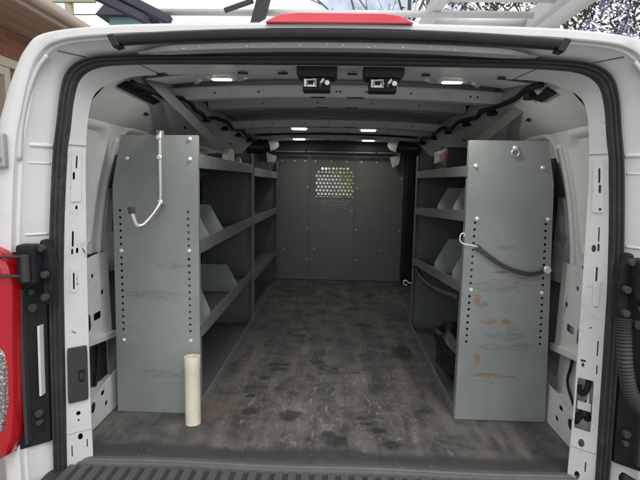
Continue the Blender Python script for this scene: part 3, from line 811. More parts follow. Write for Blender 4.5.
# black trim, lamps, hinges at the lower jamb
def band(t0, t1, y0, y1, z0, z1, sd, n=14):
    rows = []
    for k in range(n+1):
        z = lerp(z0, z1, k/n)
        xo, xi = interp([(p[1], p[0]) for p in OO[:8]], z), interp([(p[1], p[0]) for p in SO[:8]], z)
        rows.append([Vector((XC+sd*lerp(xo, xi, t), y, z)) for t, y in ((t0, y0+.03), (t0, y0), (t1, y1), (t1, y1+.02))])
    return rows
for sd in (-1, 1):
    b = MB(); b.loft(band(.30, .985, 1.350, 1.418, .10, .735, sd)); tr = b.build('jamb_trim', M['plastic'], van, auto=30)
    # channel and vertical strip inside the trim
    b = MB(); b.loft(band(.62, .68, 1.362, 1.366, .12, .62, sd)); b.build('trim_rib', M['darkplastic'], tr)
    if sd < 0:
        b = MB(); b.loft(band(.905, .94, 1.388, 1.392, .27, .50, sd)); b.build('trim_strip', M['jamb'], tr)
    for z, r in ((.215,.012),(.61,.010),(.185,.009),(.56,.014)):
        x = lerp(1.03, .90, .88); b = MB(); b.disc((XC+sd*x, 1.392, z), (0,-1,0), r, .016, 14)
        b.build('trim_fastener', M['darkplastic'], tr, bevel=.002)
    # tail lamp
    b = MB(); rows = []
    zl = [.095,.11,.16,.25,.35,.45,.55,.64,.69,.72,.742,.752]
    inn = [1.0,.975,.962,.955,.951,.947,.942,.937,.940,.950,.965,.99]
    for z, xi in zip(zl, inn):
        xo = 1.045
        rows.append([Vector((XC+sd*xo, 1.40, z)), Vector((XC+sd*(xo+.004), 1.36, z)), Vector((XC+sd*(xo-.02), 1.325, z)), Vector((XC+sd*lerp(xi, xo, .3), 1.316, z)), Vector((XC+sd*(xi+.006), 1.322, z)), Vector((XC+sd*xi, 1.336, z)), Vector((XC+sd*xi, 1.37, z))])
    b.loft(rows)
    for r in (rows[0], rows[-1]): b.add(r, [tuple(range(len(r)))])
    tl = b.build('tail_light', M['red'], van, auto=75)
    b = MB(); rows = []
    for z, xi in ((.18,1.0),(.195,.980),(.28,.966),(.40,.962),(.44,.966),(.46,.980)):
        rows.append([Vector((XC+sd*1.04, 1.328, z)), Vector((XC+sd*1.02, 1.3105, z)), Vector((XC+sd*(xi+.006), 1.3105, z)), Vector((XC+sd*xi, 1.322, z))])
    b.loft(rows); b.build('reversing_lens', M['clear'], tl, auto=50)
    # door hinge with two arms reaching out to the swung-back door
    for hz, big in ((.70, True), (.98, False)) if sd < 0 else ((.70, True),):
        if big:
            b = MB()
            b.box((XC+sd*.872, 1.335, hz-.058), (XC+sd*.930, 1.385, hz+.062))
            hg = b.build('door_hinge', M['plastic'], van, bevel=.010)
            b = MB(); b.tube([(XC+sd*.893, 1.325, hz-.045), (XC+sd*.893, 1.325, hz+.035)], .012, 14); b.build('hinge_pin', M['darkplastic'], hg, bevel=.002)
            for q in ((.858, 1.37, hz-.03), (.866, 1.372, hz+.05), (.862, 1.372, hz-.10)):
                b = MB(); b.disc((XC+sd*q[0], q[1], q[2]), (0,-1,0), .011, .018, 12); b.build('hinge_bolt', M['darkplastic'], hg, bevel=.002)
            for dz in ((.03, -.028) if sd < 0 else ()):
                b = MB(); b.tube([(XC+sd*.89, 1.322, hz+dz), (XC+sd*1.00, 1.300, hz+dz+.002), (XC+sd*1.12, 1.300, hz+dz+.004)], .0042, 8)
                b.build('hinge_arm', M['darkplastic'], hg, smooth=True)
            b = MB(); b.prism([(.842,hz-.02),(.850,hz+.03),(.868,hz+.075),(.882,hz+.07),(.885,hz-.02),(.875,hz-.13),(.852,hz-.13)], lambda u, v: Vector((XC+sd*u, 1.378, v)), lambda u, v: Vector((XC+sd*u, 1.41, v))); b.build('hinge_bracket', M['plastic'], hg, bevel=.006)
        else:
            b = MB(); b.box((XC-1.03, 1.340, .985), (XC-.945, 1.358, 1.085)); hg = b.build('hinge_plate', M['silver'], van, bevel=.006)
            b = MB(); b.disc((XC-.965, 1.340, 1.012), (0,-1,0), .011, .012, 8); b.build('hinge_bolt', M['steel'], hg, bevel=.002)
# corrugated conduit at the right jamb
b = MB(); pts = catmull([Vector(p) for p in ((.858,1.375,.58),(.855,1.360,.52),(.863,1.350,.43),(.882,1.345,.36),(.915,1.34,.315),(.97,1.34,.28),(1.04,1.34,.24))], 16)
b.tube(pts, [.0215 if k % 2 else .0170 for k in range(len(pts))], 14); b.build('corrugated_conduit', M['conduit'], van, auto=60)
b = MB(); b.tube(catmull([Vector(p) for p in ((XC+.89,1.345,.10),(XC+.94,1.335,.07),(XC+1.0,1.33,.01))], 8), .014, 10); b.build('jamb_hose', M['plastic'], van, smooth=True)

# sliding door frame trim at the front right, corner covers with foil patches
b = MB(); b.box((.645, 4.36, -.005), (.72, 4.56, 1.22)); b.build('door_edge_trim', M['plastic'], van, bevel=.01)
b = MB(); b.box((.72, 3.3, -.005), (.93, 4.56, .72)); b.build('sliding_door_panel', M['darkplastic'], van, bevel=.02)
for sd in (-1, 1):
    b = MB(); c = Vector((-.62, 4.25, 1.265)) if sd < 0 else Vector((.555, 4.25, 1.275))
    b.tube([c + Vector((sd*.16, -.10, -.02)), c + Vector((sd*.05, -.05, -.015)), c + Vector((-sd*.03, -.02, .01))], [.055, .062, .056], 16)
    cc = b.build('corner_cover', M['bag'], van, auto=50)
    b = MB(); b.tube([c + Vector((-sd*.012, -.032, .005)), c + Vector((-sd*.06, -.015, .02)), c + Vector((-sd*.085, .0, .03))], [.060, .056, .040], 14); b.build('foil_band', M['foil'], cc, auto=50)
    b = MB(); b.prism([(0,0),(sd*.10,.04),(sd*.09,-.06),(sd*.03,-.10)], lambda u, v: Vector((c.x - sd*.06 + u, 4.45, c.z - .08 + v)), lambda u, v: Vector((c.x - sd*.06 + u, 4.47, c.z - .08 + v))); b.build('foil_flap', M['foil'], cc, bevel=.003)

# cab: side skins are the body; windscreen, dash, seats, floor
for sd in (-1, 1):  # added plates that block light leaking in from the cab
    b = MB(); b.prism([(.60,1.43),(.60,1.20),(.84,1.20),(.98,1.0),(1.0,1.2),(.86,1.36),(.70,1.43)], lambda u, v: Vector((XC+sd*u, 4.606, v)), lambda u, v: Vector((XC+sd*u, 4.623, v))); b.build('cab_leak_plate', M['darkplastic'], van)
b = MB(); b.box((XC-.72, 4.63, 1.375), (XC+.72, 5.34, 1.40)); b.build('cab_headliner', M['plastic'], van)
b = MB(); b.box((XC-.98, 4.63, -.06), (XC+.98, 6.5, -.01)); b.build('cab_floor', M['plastic'], van)
b = MB(); b.box((XC-.93, 5.95, .0), (XC+.93, 6.35, .42)); b.build('dashboard', M['darkplastic'], van, bevel=.06)
for xx in (-.9, .9):
    b = MB(); b.beam((XC+xx, 5.37, 1.38), (XC+xx*1.02, 6.25, .70), .08, .06); b.build('windscreen_pillar', M['white'], van, bevel=.01)
b = MB(); b.add([Vector((XC-.86,5.40,1.37)), Vector((XC+.86,5.40,1.37)), Vector((XC+.88,6.24,.71)), Vector((XC-.88,6.24,.71))], [(0,1,2,3)]); b.build('windscreen', M['glass'], van, solid=.005)
for xx in (-.50, .48):
    b = MB(); b.box((xx-.26, 4.86, .14), (xx+.26, 5.4, .30)); b.box((xx-.26, 4.84, .27), (xx+.26, 4.98, .83)); st = b.build('seat', M['seat'], van, bevel=.05, seg=3)
    b = MB(); b.box((xx-.14, 4.85, .86), (xx+.14, 4.95, 1.06)); b.build('headrest', M['seat'], st, bevel=.04, seg=3)
# wheels
for yy in (2.55, 5.75):
    for sd in (-1, 1):
        b = MB(); c = Vector((XC+sd*.80, yy, GZ+.345)); ax = Vector((sd, 0, 0))
        b.tube([c, c+ax*.03, c+ax*.19, c+ax*.22], [.30,.345,.345,.31], 32); wh = b.build('wheel', M['tyre'], van, auto=40)
        b = MB(); b.tube([c+ax*.20, c+ax*.226, c+ax*.228], [.21,.21,.18], 28); b.disc(c+ax*.222, ax, .07, .03, 18); b.build('rim', M['rim'], wh, auto=40)

# ------------------------------------------------------------------ mat on the load floor
mt = MB()
nx, ny = 60, 90; rows = []
rnd = random.Random(5)
for j in range(ny+1):
    t = j/ny
    row = []
    for i in range(nx+1):
        x = -.93 + 1.86*i/nx
        yf = 1.512 + .005*math.sin(x*6+1) + .003*math.sin(x*17)
        y = lerp(yf, 4.53, t**1.3)
        z = 0 - .009*max(0, 1-(y-yf)/.012) + .0015*math.sin(x*8)*math.sin(y*5)*(.4 < 1)
        row.append(Vector((XC+x, y, min(z, .0008) - .001)))
    rows.append(row)
mt.loft(rows)
mt.build('floor_mat', M['mat'], None, smooth=True)
tag(bpy.data.objects['floor_mat'], 'worn grey brown rubber mat with dark oil spots covering the van load floor', 'floor mat')

# ------------------------------------------------------------------ partition
pt = thing('bulkhead_partition', 'dark grey green steel partition with a round perforated window at the front of the load space', 'partition', (0, 4.55, 0))
PY = 4.55
def pf(u, v, wd): return Vector((u, PY + wd, v))
b = MB(); b.plate([(-.93,.002),(-.258,.002),(-.258,1.262),(-.78,1.262),(-.93,1.0)], [], pf, .004); lp = b.build('side_panel', M['partition'], pt)
b = MB(); b.plate([(.190,.002),(.93,.002),(.93,1.0),(.78,1.262),(.190,1.262)], [], pf, .004); rp = b.build('side_panel', M['partition'], pt)
holes = []
cx, cz = -.012, .908
for r in range(11):
    z = 1.082 - r*.0345
    cols = {0: 8, 9: 8, 10: 7}.get(r, 10 if r % 2 else 11)
    if r in (1,): cols = 10
    n0 = cols
    for c in range(n0):
        holes.append(circle(cx + (c - (n0-1)/2)*.0345, z, .0118, 10))
b = MB(); b.plate([(-.250,.002),(.182,.002),(.182,1.262),(-.250,1.262)], holes, lambda u, v, wd: pf(u, v, wd + .006), .003); b.build('centre_panel', M['partition'], pt)
for A_, B_ in (((-.264, PY-.006, .022), (-.246, PY-.001, 1.187)), ((.178, PY-.006, .022), (.194, PY-.001, 1.187)), ((-.56, PY-.008, 1.188), (.645, PY-.001, 1.262)), ((-.9, PY-.014, .0015), (.645, PY-.0015, .022))):
    b = MB(); b.box(A_, B_); b.build('frame_rail', M['partition'], pt, bevel=.002)
b = MB(); b.disc((.62, PY-.001, .79), (0,-1,0), .024, .012, 16, r2=.018); b.build('door_handle', M['partition'], pt, auto=40)
for x, z in [(-.52,1.15),(-.40,1.15),(-.30,1.15),(-.20,1.15),(-.05,1.15),(.1,1.15),(.24,1.15),(.38,1.15),(.52,1.15),(-.27,.9),(-.27,.5),(-.27,.2),(.205,.9),(.205,.5),(.205,.2),(.62,1.0),(.62,.5),(.62,.15),(.16,.68),(-.20,.30),(-.50,.30),(.45,.30)]:
    b = MB(); b.disc((x, PY-.0005, z), (0,-1,0), .007, .004, 8); b.build('bolt', M['bolt'], pt)

# ------------------------------------------------------------------ shelving units
def bolt(p, parent, r=.0085):
    b = MB(); b.disc(p, (0,-1,0), r, .004, 10, r2=r*.6); b.build('bolt', M['bolt'], parent)

def shelf_unit(sd, xi, xo, y0, y1, levels, label, mat, poly, cols, zs_h, bolts, dividers, sub=None):
    """levels: (z_near, z_far) of each shelf top edge; lip hangs below"""
    u = thing('shelving_unit', label, 'shelving unit', (sd*(xi+xo)/2, (y0+y1)/2, 0), 'grey steel shelving units bolted inside the van')
    holes = []
    for (xa, xb) in cols:
        z = zs_h[0]
        while z > zs_h[1]:
            t = (z - zs_h[1])/(zs_h[0]-zs_h[1]); holes.append(circle(sd*lerp(xb, xa, t), z, .0055, 8)); z -= .0268
    pm = [(sd*x, z) for x, z in poly]
    b = MB(); b.plate(pm, holes, lambda p, q, wd: Vector((p, y0 + wd, q)), .003)
    b.build('end_panel', mat, u)
    # folded edges of the near end panel
    b = MB()
    b.box((sd*xi - .0015, y0+.004, .001), (sd*xi + .0015, y0+.034, poly[-1][1]))
    b.build('front_upright', M['shelf'], u)
    b = MB(); b.plate(pm, holes, lambda p, q, wd: Vector((p, y1 - .004 + wd, q)), .003); b.build('end_panel', M['deck'], u)  # far panel uses the steel colour with shade painted in
    b = MB(); b.box((sd*xi - .002, y1-.04, .001), (sd*xi + .002, y1-.005, poly[-1][1]-.0)); b.build('front_upright', M['lip'], u)
    # back sheet
    xb = lambda z: interp([(0, poly[1][0]), (poly[2][1], poly[2][0]), (poly[3][1], poly[3][0])], z) - .006
    for i, (za, zb, lip) in enumerate(levels):
        back_x = xb(max(za, zb)) - .004
        ya, yb = y0+.0045, y1-.0055
        b = MB()
        t = .002
        x_in = xi + .0035
        # tray: deck, hanging front lip, return
        for (p0, p1, zz0, zz1) in ((x_in, back_x, -lip, -lip+.002),):
            vs = [Vector((sd*p0, ya, za+zz0)), Vector((sd*p1, ya, za+zz0)), Vector((sd*p1, yb, zb+zz0)), Vector((sd*p0, yb, zb+zz0))]
            b.add(vs + [v + Vector((0,0,t)) for v in vs], [(0,3,2,1),(4,5,6,7),(0,1,5,4),(1,2,6,5),(2,3,7,6),(3,0,4,7)])
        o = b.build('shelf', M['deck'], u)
        b = MB()
        xl = xi - .0045
        vs = [Vector((sd*xl, ya, za-lip)), Vector((sd*(xl+.0045), ya, za-lip)), Vector((sd*(xl+.0045), yb, zb-lip)), Vector((sd*xl, yb, zb-lip))]
        vs = [v + Vector((0,0,-.002)) for v in vs] + [v + Vector((0, 0, lip)) for v in vs]
        b.add(vs, [(0,3,2,1),(4,5,6,7),(0,1,5,4),(1,2,6,5),(2,3,7,6),(3,0,4,7)])
        b.build('shelf_lip', M['lip'], o, bevel=.001)
    for (y, za, depth, hgt, slope) in dividers:
        # dividing sheet standing across the shelf; its free edge leans back
        b = MB()
        xb_ = xb(za+hgt) - .006
        pl = [(xi+.008, za), (xi+.012, za+hgt*.30), (xi+.012+slope*.25, za+hgt), (xb_, za+hgt), (xb_, za)]
        lean = .30
        b.prism([(sd*p, q) for p, q in pl], lambda p, q: Vector((p, y + lean*(q-za), q)), lambda p, q: Vector((p, y + .0025 + lean*(q-za), q)))
        b.build('divider', M['divider'], u)
    for x, z in bolts: bolt((sd*x, y0-.0005, z), u)
    return u

polyL = [(.537,.001),(.883,.001),(.872,.934),(.832,1.127),(.533,1.130)]
polyR = [(.512,.001),(.880,.001),(.838,.967),(.805,1.132),(.508,1.131)]
colL = [(.846,.848),(.576,.574)]
uL = shelf_unit(-1, .540, .883, 1.82, 3.06, [(1.060,1.060,.052),(.724,.728,.055),(.377,.380,.056),(.052,.052,.050)],
    'grey steel shelving unit with a bent rod hook on its end panel', M['shelf_l'], polyL, colL, (.835,.335),
    [(.812,1.037),(.564,1.115),(.565,1.039),(.847,.674),(.574,.680),(.848,.307),(.573,.312)],
    [(2.02,.672,0,.165,.30),(2.28,.672,0,.165,.30),(2.02,.324,0,.19,.28),(2.62,.324,0,.15,.28)])
uL2 = shelf_unit(-1, .540, .883, 3.075, 4.34, [(1.045,1.035,.055),(.724,.722,.055),(.345,.335,.055),(.052,.052,.050)],
    'shadowed grey shelving unit on the left farther inside against the partition', M['shelf'], polyL, colL, (.835,.335), [], [])
uR = shelf_unit(1, .512, .880, 1.85, 3.05, [(1.035,1.035,.040),(.862,.806,.042),(.578,.486,.044),(.05,.05,.046)],
    'grey steel shelving unit with rust marks and a black strap across its end', M['shelf_r'], polyR, [(.820,.834),(.547,.540)], (.815,.322),
    [(.537,1.034),(.792,1.031),(.554,.830),(.827,.833),(.547,.546),(.826,.541)],
    [(2.10,.825,0,.13,.22),(2.42,.812,0,.13,.22),(2.05,.53,0,.17,.30),(2.42,.505,0,.17,.30)])
# sticker plates, keeper ring, roof stays
b = MB(); b.box((-.5455,1.84,1.015), (-.5345-.01,1.875,1.058)); b.build('sticker', M['card'], uL)
stay((-.686,1.73,1.330), (-.60,2.42,1.128), uL); stay((.755,1.77,1.322), (.66,2.42,1.130), uR)
b = MB(); b.box((-.692,1.8125,.86), (-.664,1.8185,1.145)); hb = b.build('hook_plate', M['shelf'], uL, bevel=.001)
b = MB()
b.tube(catmull([Vector(p) for p in ((-.676,1.805,1.144),(-.676,1.803,1.0),(-.677,1.803,.90),(-.679,1.797,.868),(-.683,1.75,.835),(-.690,1.68,.800),(-.698,1.655,.792),(-.708,1.645,.800),(-.720,1.64,.842))], 6), .0085, 12)
hk = b.build('ladder_hook', M['steel'], uL, smooth=True)
b = MB(); b.tube([(-.7185,1.6405,.838),(-.7235,1.639,.862)], .0115, 14); b.build('hook_cap', M['rubber'], hk, bevel=.002)
for z in (1.118, 1.043, .872): bolt((-.676, 1.7935, z), uL, .011)
# ring at the top of the right unit
b = MB(); ringp = [(.682+.014*math.cos(t), 1.846, 1.085+.014*math.sin(t)) for t in [2*math.pi*k/18 for k in range(19)]]
b.tube(ringp, .003, 8, caps=False); b.build('tie_ring', M['steel'], uR, smooth=True)
bolt((.682,1.8485,1.104), uR, .010)

# rubber strap with wire hook
st = thing('tie_down_strap', 'black rubber strap sagging across the end of the right shelving unit', 'strap', (.69, 1.83, .64))
b = MB(); pts = catmull([Vector(p) for p in ((.553,1.835,.722),(.59,1.832,.695),(.65,1.830,.655),(.71,1.829,.630),(.76,1.829,.620),(.80,1.831,.626),(.826,1.834,.640))], 8)
rings = []
for i, p in enumerate(pts):
    t = (pts[min(i+1,len(pts)-1)] - pts[max(i-1,0)]).normalized(); n = Vector((0,-1,0)); s_ = t.cross(n).normalized()
    hw = .0085 if 3 < i < len(pts)-3 else .011
    rings.append([p + s_*hw + n*.004, p + s_*hw - n*.004, p - s_*hw - n*.004, p - s_*hw + n*.004])
b.loft(rings, closed=True); b.add(rings[0], [(0,1,2,3)]); b.add(rings[-1], [(0,1,2,3)])
b.build('strap_band', M['rubber'], st, bevel=.002)
b = MB(); b.tube(catmull([Vector(p) for p in ((.556,1.828,.722),(.530,1.830,.728),(.503,1.838,.732),(.490,1.842,.745),(.493,1.845,.768),(.507,1.847,.772),(.506,1.848,.757))], 6), .0026, 8); b.build('wire_hook', M['bolt'], st, smooth=True)
b = MB(); b.disc((.830,1.832,.638), (0,-1,0), .016, .010, 18, r2=.012); b.build('strap_knob', M['bolt'], st, auto=40)
# keeper hook at the far edge of the right unit
kh = thing('wire_hook', 'small bent wire hook hanging at the far front edge of the right shelving unit', 'hook', (.50, 3.03, .30))
b = MB(); c = [(.470+.016*math.cos(t), 3.03, .315+.016*math.sin(t)) for t in [2*math.pi*k/16 for k in range(15)]]
b.tube(c, .004, 8); b.tube([(.486,3.03,.315),(.512,3.03,.312)], .004, 8); b.build('hook_wire', M['bolt'], kh, smooth=True)

# pvc pipe offcut
b = MB()
c0 = Vector((-.545, 1.745, -.0005)); c1 = Vector((-.553, 1.770, .268))
n = 28; ax = (c1-c0).normalized(); a = ax.cross(Vector((0,1,0))).normalized(); bb = ax.cross(a)
def rr_(c, r): return [c + (a*math.cos(2*math.pi*k/n) + bb*math.sin(2*math.pi*k/n))*r for k in range(n)]
b.loft([rr_(c0, .024), rr_(c0, .030), rr_(c0.lerp(c1,.02), .030), rr_(c0.lerp(c1,.82), .030), rr_(c0.lerp(c1,.84), .0315), rr_(c1, .0315), rr_(c1, .0265), rr_(c0.lerp(c1,.3), .0255)], closed=True)
o = b.build('pvc_pipe', M['pvc'], None, auto=40)
tag(o, 'short cream plastic pipe standing upright on the mat at the left shelving unit', 'pipe')

# things on the shelves
b = MB(); b.prism([(2.60,1.012),(2.80,1.012),(2.78,1.128),(2.70,1.140),(2.60,1.100)], lambda u, v: Vector((-.63, u, v)), lambda u, v: Vector((-.60, u, v)))
o = b.build('paper_box', M['card'], None, bevel=.004); tag(o, 'small white carton standing on the top shelf of the left near unit', 'carton')
b = MB(); b.tube(catmull([Vector(p) for p in ((-.585,2.85,1.018),(-.59,2.86,1.06),(-.60,2.87,1.095))], 4), [.022]*4+[.018]*4+[.010], 12)
o = b.build('spray_can', M['silver'], None, auto=50); tag(o, 'small silver can beside the white carton on the left top shelf', 'can')
cs = thing('tool_case', 'black case with a red and white label on the top shelf of the right unit', 'case', (.66, 2.75, 1.0))
b = MB(); b.prism([(.585,.999),(.80,.999),(.78,1.16),(.60,1.16)], lambda u, v: Vector((u, 2.62, v)), lambda u, v: Vector((u, 2.95, v))); b.build('case_body', M['bag'], cs, bevel=.008)
b = MB(); b.prism([(2.64,1.085),(2.76,1.085),(2.76,1.132),(2.64,1.142)], lambda u, v: Vector((.581+(v-.999)*.093, u, v)), lambda u, v: Vector((.587+(v-.999)*.093, u, v))); b.build('red_label', M['redlabel'], cs)
b = MB(); b.prism([(2.761,1.085),(2.90,1.08),(2.90,1.115),(2.761,1.132)], lambda u, v: Vector((.581+(v-.999)*.093, u, v)), lambda u, v: Vector((.587+(v-.999)*.093, u, v))); b.build('white_label', M['card'], cs)
# crumpled black bag on the base shelf of the right unit
def lump(name, c, rx, ry, rz, mat, seed, label, cat):
    import bmesh
    from mathutils import noise
    bm = bmesh.new(); bmesh.ops.create_icosphere(bm, subdivisions=4, radius=1)
    for v in bm.verts:
        k = 1 + .32*noise.noise(v.co*2.2 + Vector((seed,0,0))) + .16*abs(noise.noise(v.co*6 + Vector((0,seed,0)))) 
        v.co = Vector((v.co.x*rx*k, v.co.y*ry*k, max(-rz*.96, v.co.z*rz*k)))
    me = bpy.data.meshes.new(name); bm.to_mesh(me); bm.free(); me.materials.append(mat)
    me.polygons.foreach_set('use_smooth', [True]*len(me.polygons))
    o = new_obj(name, me); o.location = c; return tag(o, label, cat)
lump('refuse_bag', (.66, 2.25, .125), .13, .34, .115, M['bag'], 3.1, 'crumpled black plastic bag on the bottom shelf of the right unit', 'bag')
# dark tube running under the third shelf on the right
b = MB(); b.tube(catmull([Vector(p) for p in ((.53,3.0,.42),(.522,2.7,.40),(.52,2.3,.435),(.522,1.95,.49))], 8), .014, 10)
o = b.build('black_tube', M['rubber'], None, smooth=True); tag(o, 'thin black tube running below the third shelf of the right unit', 'hose')

# ------------------------------------------------------------------ roof rack and ladder
rk = thing('roof_rack', 'white metal roof rack bars on the van roof', 'roof rack', (XC, 2.9, 1.45))
for yy in (2.05, 2.95, 3.4, 4.7):
    b = MB(); b.tube([(XC-.80,yy,1.655),(XC+.80,yy,1.655)], .014, 12); b.build('crossbar', M['alu'], rk, smooth=True)
for yy in (2.95, 3.4, 4.7):
    for sd in (-1, 1):
        b = MB(); b.beam((XC+sd*.80,yy,1.40), (XC+sd*.80,yy,1.665), .05, .06, up=(0,1,0)); b.build('rack_foot', M['alu'], rk, bevel=.006)
b = MB(); b.beam((-.345,2.0,1.56),(-.29,2.0,1.76), .045, .06, up=(0,1,0)); ls = b.build('ladder_stop', M['darkplastic'], rk, bevel=.004)
b = MB(); b.beam((-.47,2.0,1.645),(-.352,2.0,1.685), .012, .02); b.build('stop_strut', M['darkplastic'], ls, bevel=.003)
ld = thing('ladder', 'pale aluminium ladder lying on the right side of the van roof rack', 'ladder', (.66, 3.2, 1.67))
for x in (.40, .86):
    b = MB(); b.beam((x, 1.72, 1.70), (x, 4.9, 1.70), .035, .075); b.build('ladder_rail', M['alu'], ld, bevel=.004)
b = MB(); b.beam((.955, 1.80, 1.69), (.955, 4.9, 1.69), .03, .06); b.build('ladder_rail', M['alu'], ld, bevel=.004)
for k in range(10):
    yy = 1.98 + .3*k
    b = MB(); b.tube([(.415,yy,1.70),(.845,yy,1.70)], .022, 12); b.build('rung', M['alu'], ld, smooth=True)
b = MB(); b.beam((.43, 1.80, 1.665), (.85, 1.80, 1.665), .03, .03) if False else None
# dark bundled bars on the left of the rack
bd = thing('bundled_bars', 'two dark bars lying slantwise on the left of the roof rack', 'bars', (-.9, 2.6, 1.68))
for (p, q) in (((-1.03,2.0,1.715),(-.80,2.02,1.615)),((-.93,2.0,1.715),(-.70,2.02,1.610))):
    b = MB(); b.beam(p, q, .05, .035); b.build('bar', M['navy'], bd, bevel=.005)

# ------------------------------------------------------------------ surroundings
b = MB(); b.add([Vector((x, y, GZ)) for x, y in ((-150,-150),(150,-150),(150,150),(-150,150))], [(0,1,2,3)])
o = b.build('driveway', M['concrete']); tag(o, kind='structure')

hs = thing('brick_house', 'red brick house with a tan soffit beside the van on the left', 'house', (-5.2, 6, GZ))
HW = -3.2
b = MB()
wy = (3.45, 4.62, .9, 1.99)
b.box((HW-.25, -1.0, GZ), (HW, wy[0], 2.36)); b.box((HW-.25, wy[1], GZ), (HW, 13.0, 2.36)); b.box((HW-.25, wy[0], GZ), (HW, wy[1], wy[2])); b.box((HW-.25, wy[0], wy[3]), (HW, wy[1], 2.36))
b.build('wall', M['brick'], hs)
b = MB(); b.box((HW-.20, wy[0], wy[2]), (HW-.13, wy[1], wy[3])); wn = b.build('window', M['darkglass'], hs)
b = MB()
for a, c in (((wy[0], wy[2]), (wy[0]+.08, wy[3])), ((wy[1]-.08, wy[2]), (wy[1], wy[3])), ((wy[0]+.08, wy[3]-.08), (wy[1]-.08, wy[3])), ((wy[0]+.08, wy[2]), (wy[1]-.08, wy[2]+.08)), (((wy[0]+wy[1])/2-.03, wy[2]+.08), ((wy[0]+wy[1])/2+.03, wy[3]-.08))):
    b.box((HW-.13, a[0], a[1]), (HW+.02, c[0], c[1]))
b.build('frame', M['cream'], wn, bevel=.006)
b = MB(); b.box((HW+.001, wy[0]-.4, wy[3]), (HW+.04, wy[1]+.3, wy[3]+.085)); b.build('lintel', M['cream'], hs, bevel=.005)
b = MB(); b.box((HW-.25, -1.2, 2.365), (-2.66, 13.2, 2.40)); b.build('soffit', M['soffit'], hs)
b = MB(); b.box((-2.655, -1.2, 2.35), (-2.60, 13.2, 2.44)); b.build('fascia', M['trim'], hs, bevel=.004)
b = MB(); b.loft([[Vector((x, y, z)) for y in (-1.2, 13.2)] for x, z in ((-2.597,2.47),(-2.596,2.41),(-2.575,2.385),(-2.535,2.385),(-2.515,2.41),(-2.51,2.47))]); b.build('gutter', M['trim'], hs, auto=40, solid=.004)
b = MB(); b.prism([(-2.62,2.48),(-7.5,4.6),(-7.5,4.65),(-2.57,2.50)], lambda u, v: Vector((u, -1.2, v)), lambda u, v: Vector((u, 13.2, v))); b.build('roof', M['shingle'], hs)

# neighbouring building glimpsed beyond the roof on the left
nb = thing('distant_house', 'teal sided house with a dark roof far behind the van', 'house', (-8.3, 21, GZ))
b = MB(); b.box((-9.0, 19, GZ), (-7.6, 23, 7.15)); b.build('wall', M['teal'], nb)
b = MB(); b.prism([(-9.4,7.15),(-8.3,8.3),(-7.2,7.15)], lambda u, v: Vector((u, 18.7, v)), lambda u, v: Vector((u, 23.4, v))); b.build('roof', M['navy'], nb)

up = thing('utility_pole', 'weathered wooden utility pole rising past the house gutter', 'utility pole', (-8.06, 14.5, GZ))
b = MB(); b.tube([(-8.06,14.5,GZ),(-8.06,14.5,9.2)], [.15,.10], 12); b.build('pole', M['pole'], up, smooth=True)
b = MB(); b.box((-8.9,14.35,6.05),(-7.2,14.45,6.13)); b.build('crossarm', M['pole'], up, bevel=.01)
for dx in (-.8, -.4, .4, .8):
    b = MB(); b.tube([(-8.06+dx,14.4,6.135),(-8.06+dx,14.4,6.25)], [.04,.03], 10); b.build('insulator', M['cable'], up)
for k, z in enumerate((6.25, 5.75)):
    b = MB(); pts = [Vector((lerp(-30, 6, i/20), 14.4 + k*.2, z + .35*((i-8)/10)**2*.4)) for i in range(21)]
    b.tube(pts, .015, 6); b.build('power_cable', M['cable'], up)

# trees
def branch(mb, p, d, L, r, depth, rnd, tips, spread=.6):
    n = 5; pts = [p]; q = p.copy(); dd = d.copy()
    for i in range(n):
        dd = (dd + Vector((rnd.uniform(-1,1), rnd.uniform(-1,1), rnd.uniform(-.5,.9)))*.16).normalized(); q = q + dd*(L/n); pts.append(q.copy())
    mb.tube(pts, [lerp(r, r*.55, i/n) for i in range(n+1)], 6 if depth > 1 else 5)
    if depth == 0: tips.append(q); return
    for k in range(rnd.choice((2, 3, 3))):
        i = rnd.randint(2, n); nd = (dd + Vector((rnd.uniform(-1,1), rnd.uniform(-1,1), rnd.uniform(-.3,.8)))*spread).normalized()
        branch(mb, pts[i], nd, L*rnd.uniform(.55,.8), r*.5, depth-1, rnd, tips, spread)
def leaves(mb, pts, n, rad, size, rnd):
    for _ in range(n):
        c = rnd.choice(pts) + Vector((rnd.gauss(0,1), rnd.gauss(0,1), rnd.gauss(0,1)))*rad
        a = Vector((rnd.uniform(-1,1), rnd.uniform(-1,1), rnd.uniform(-1,.6))).normalized(); b_ = a.cross(Vector((rnd.uniform(-1,1), rnd.uniform(-1,1), 1))).normalized()
        s1, s2 = size*rnd.uniform(.6,1.3), size*.35
        mb.add([c - a*s1*.5, c + b_*s2*.5, c + a*s1*.5, c - b_*s2*.5], [(0,1,2,3)])
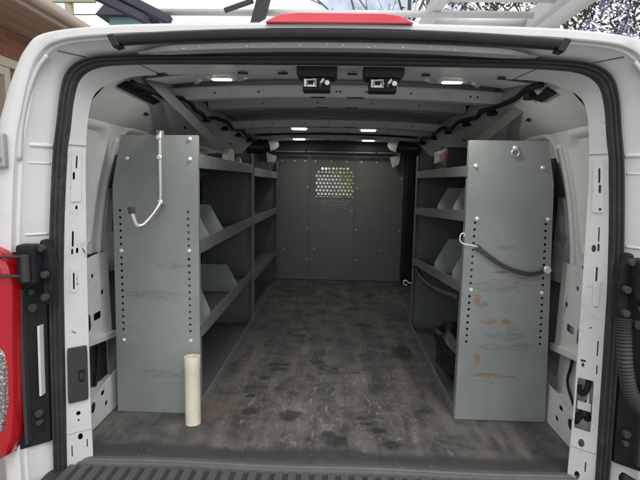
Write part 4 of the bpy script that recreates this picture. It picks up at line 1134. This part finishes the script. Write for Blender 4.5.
def tree(name, base, h, depth, seed, label, nleaf=0, leafmat=None, nflow=0, barkmat='bark', lsize=.10, rad=.22, trunk_r=.12, spread=.7):
    rnd = random.Random(seed); t = thing(name, label, 'tree', base)
    mb = MB(); tips = []; p = Vector(base)
    tr = [p, p + Vector((.05,.0,h*.2)), p + Vector((.02,.05,h*.4))]
    mb.tube(tr, [trunk_r, trunk_r*.85, trunk_r*.7], 10)
    for k in range(6):
        a = 2*math.pi*k/6 + rnd.uniform(-.4,.4)
        branch(mb, tr[-1] - Vector((0,0,h*.12*rnd.random())), Vector((math.cos(a)*.75, math.sin(a)*.75, .8)).normalized(), h*.33, trunk_r*.5, depth, rnd, tips, spread)
    mb.build('trunk', M[barkmat], t, smooth=True)
    if nleaf:
        mb = MB(); leaves(mb, tips, nleaf, rad, lsize, rnd); mb.build('crown', M[leafmat], t)
    if nflow:
        mb = MB(); cl = [rnd.choice(tips) + Vector((rnd.gauss(0,.2), rnd.gauss(0,.2), rnd.gauss(0,.2))) for _ in range(90)]
        leaves(mb, cl, nflow, .07, .07, rnd); mb.build('blossom', M['flower'], t)
    return t
tree('lilac_tree', (3.9, 6.3, GZ), 5.6, 3, 21, 'flowering tree with lilac blossom and dark green leaves beyond the right roof corner', 9000, 'leaf', 9000, lsize=.11, rad=.24)
tree('bare_tree', (2.0, 14.0, GZ), 10.5, 4, 8, 'leafless grey tree behind the van roof right of the brake light', 500, 'leafy', 0, 'barkp', .10, .3, .14)
# sunlit shrub in front of the van, seen through the perforated window
rnd = random.Random(2); sh = thing('yellow_shrub', 'yellow green shrub in front of the van seen through the perforated window', 'shrub', (1.02, 9.0, GZ))
mb = MB(); tips = []
for k in range(8):
    a = 2*math.pi*k/8; branch(mb, Vector((1.02,9.0,GZ)), Vector((math.cos(a)*.45, math.sin(a)*.45, 1)).normalized(), 1.2, .03, 2, rnd, tips)
mb.build('stem', M['bark'], sh); mb = MB(); leaves(mb, tips, 5000, .16, .12, rnd); mb.build('foliage', M['leafy'], sh)
wl = thing('garden_wall', 'white rendered wall across the drive in front of the van', 'wall', (-2, 11, GZ))
b = MB(); b.box((-7, 11, GZ), (5, 11.2, 1.15)); b.build('wall_face', M['white'], wl); b = MB(); b.box((-7.05, 10.95, 1.15), (5.05, 11.25, 1.21)); b.build('coping', M['alu'], wl, bevel=.01)

# ------------------------------------------------------------------ render settings
S.view_settings.view_transform = 'Standard'; S.view_settings.look = 'None'; S.view_settings.gamma = 1; S.view_settings.exposure = .62
S.cycles.use_denoising = True
S.cycles.max_bounces = 12; S.cycles.diffuse_bounces = 8
S.cycles.sample_clamp_indirect = 6
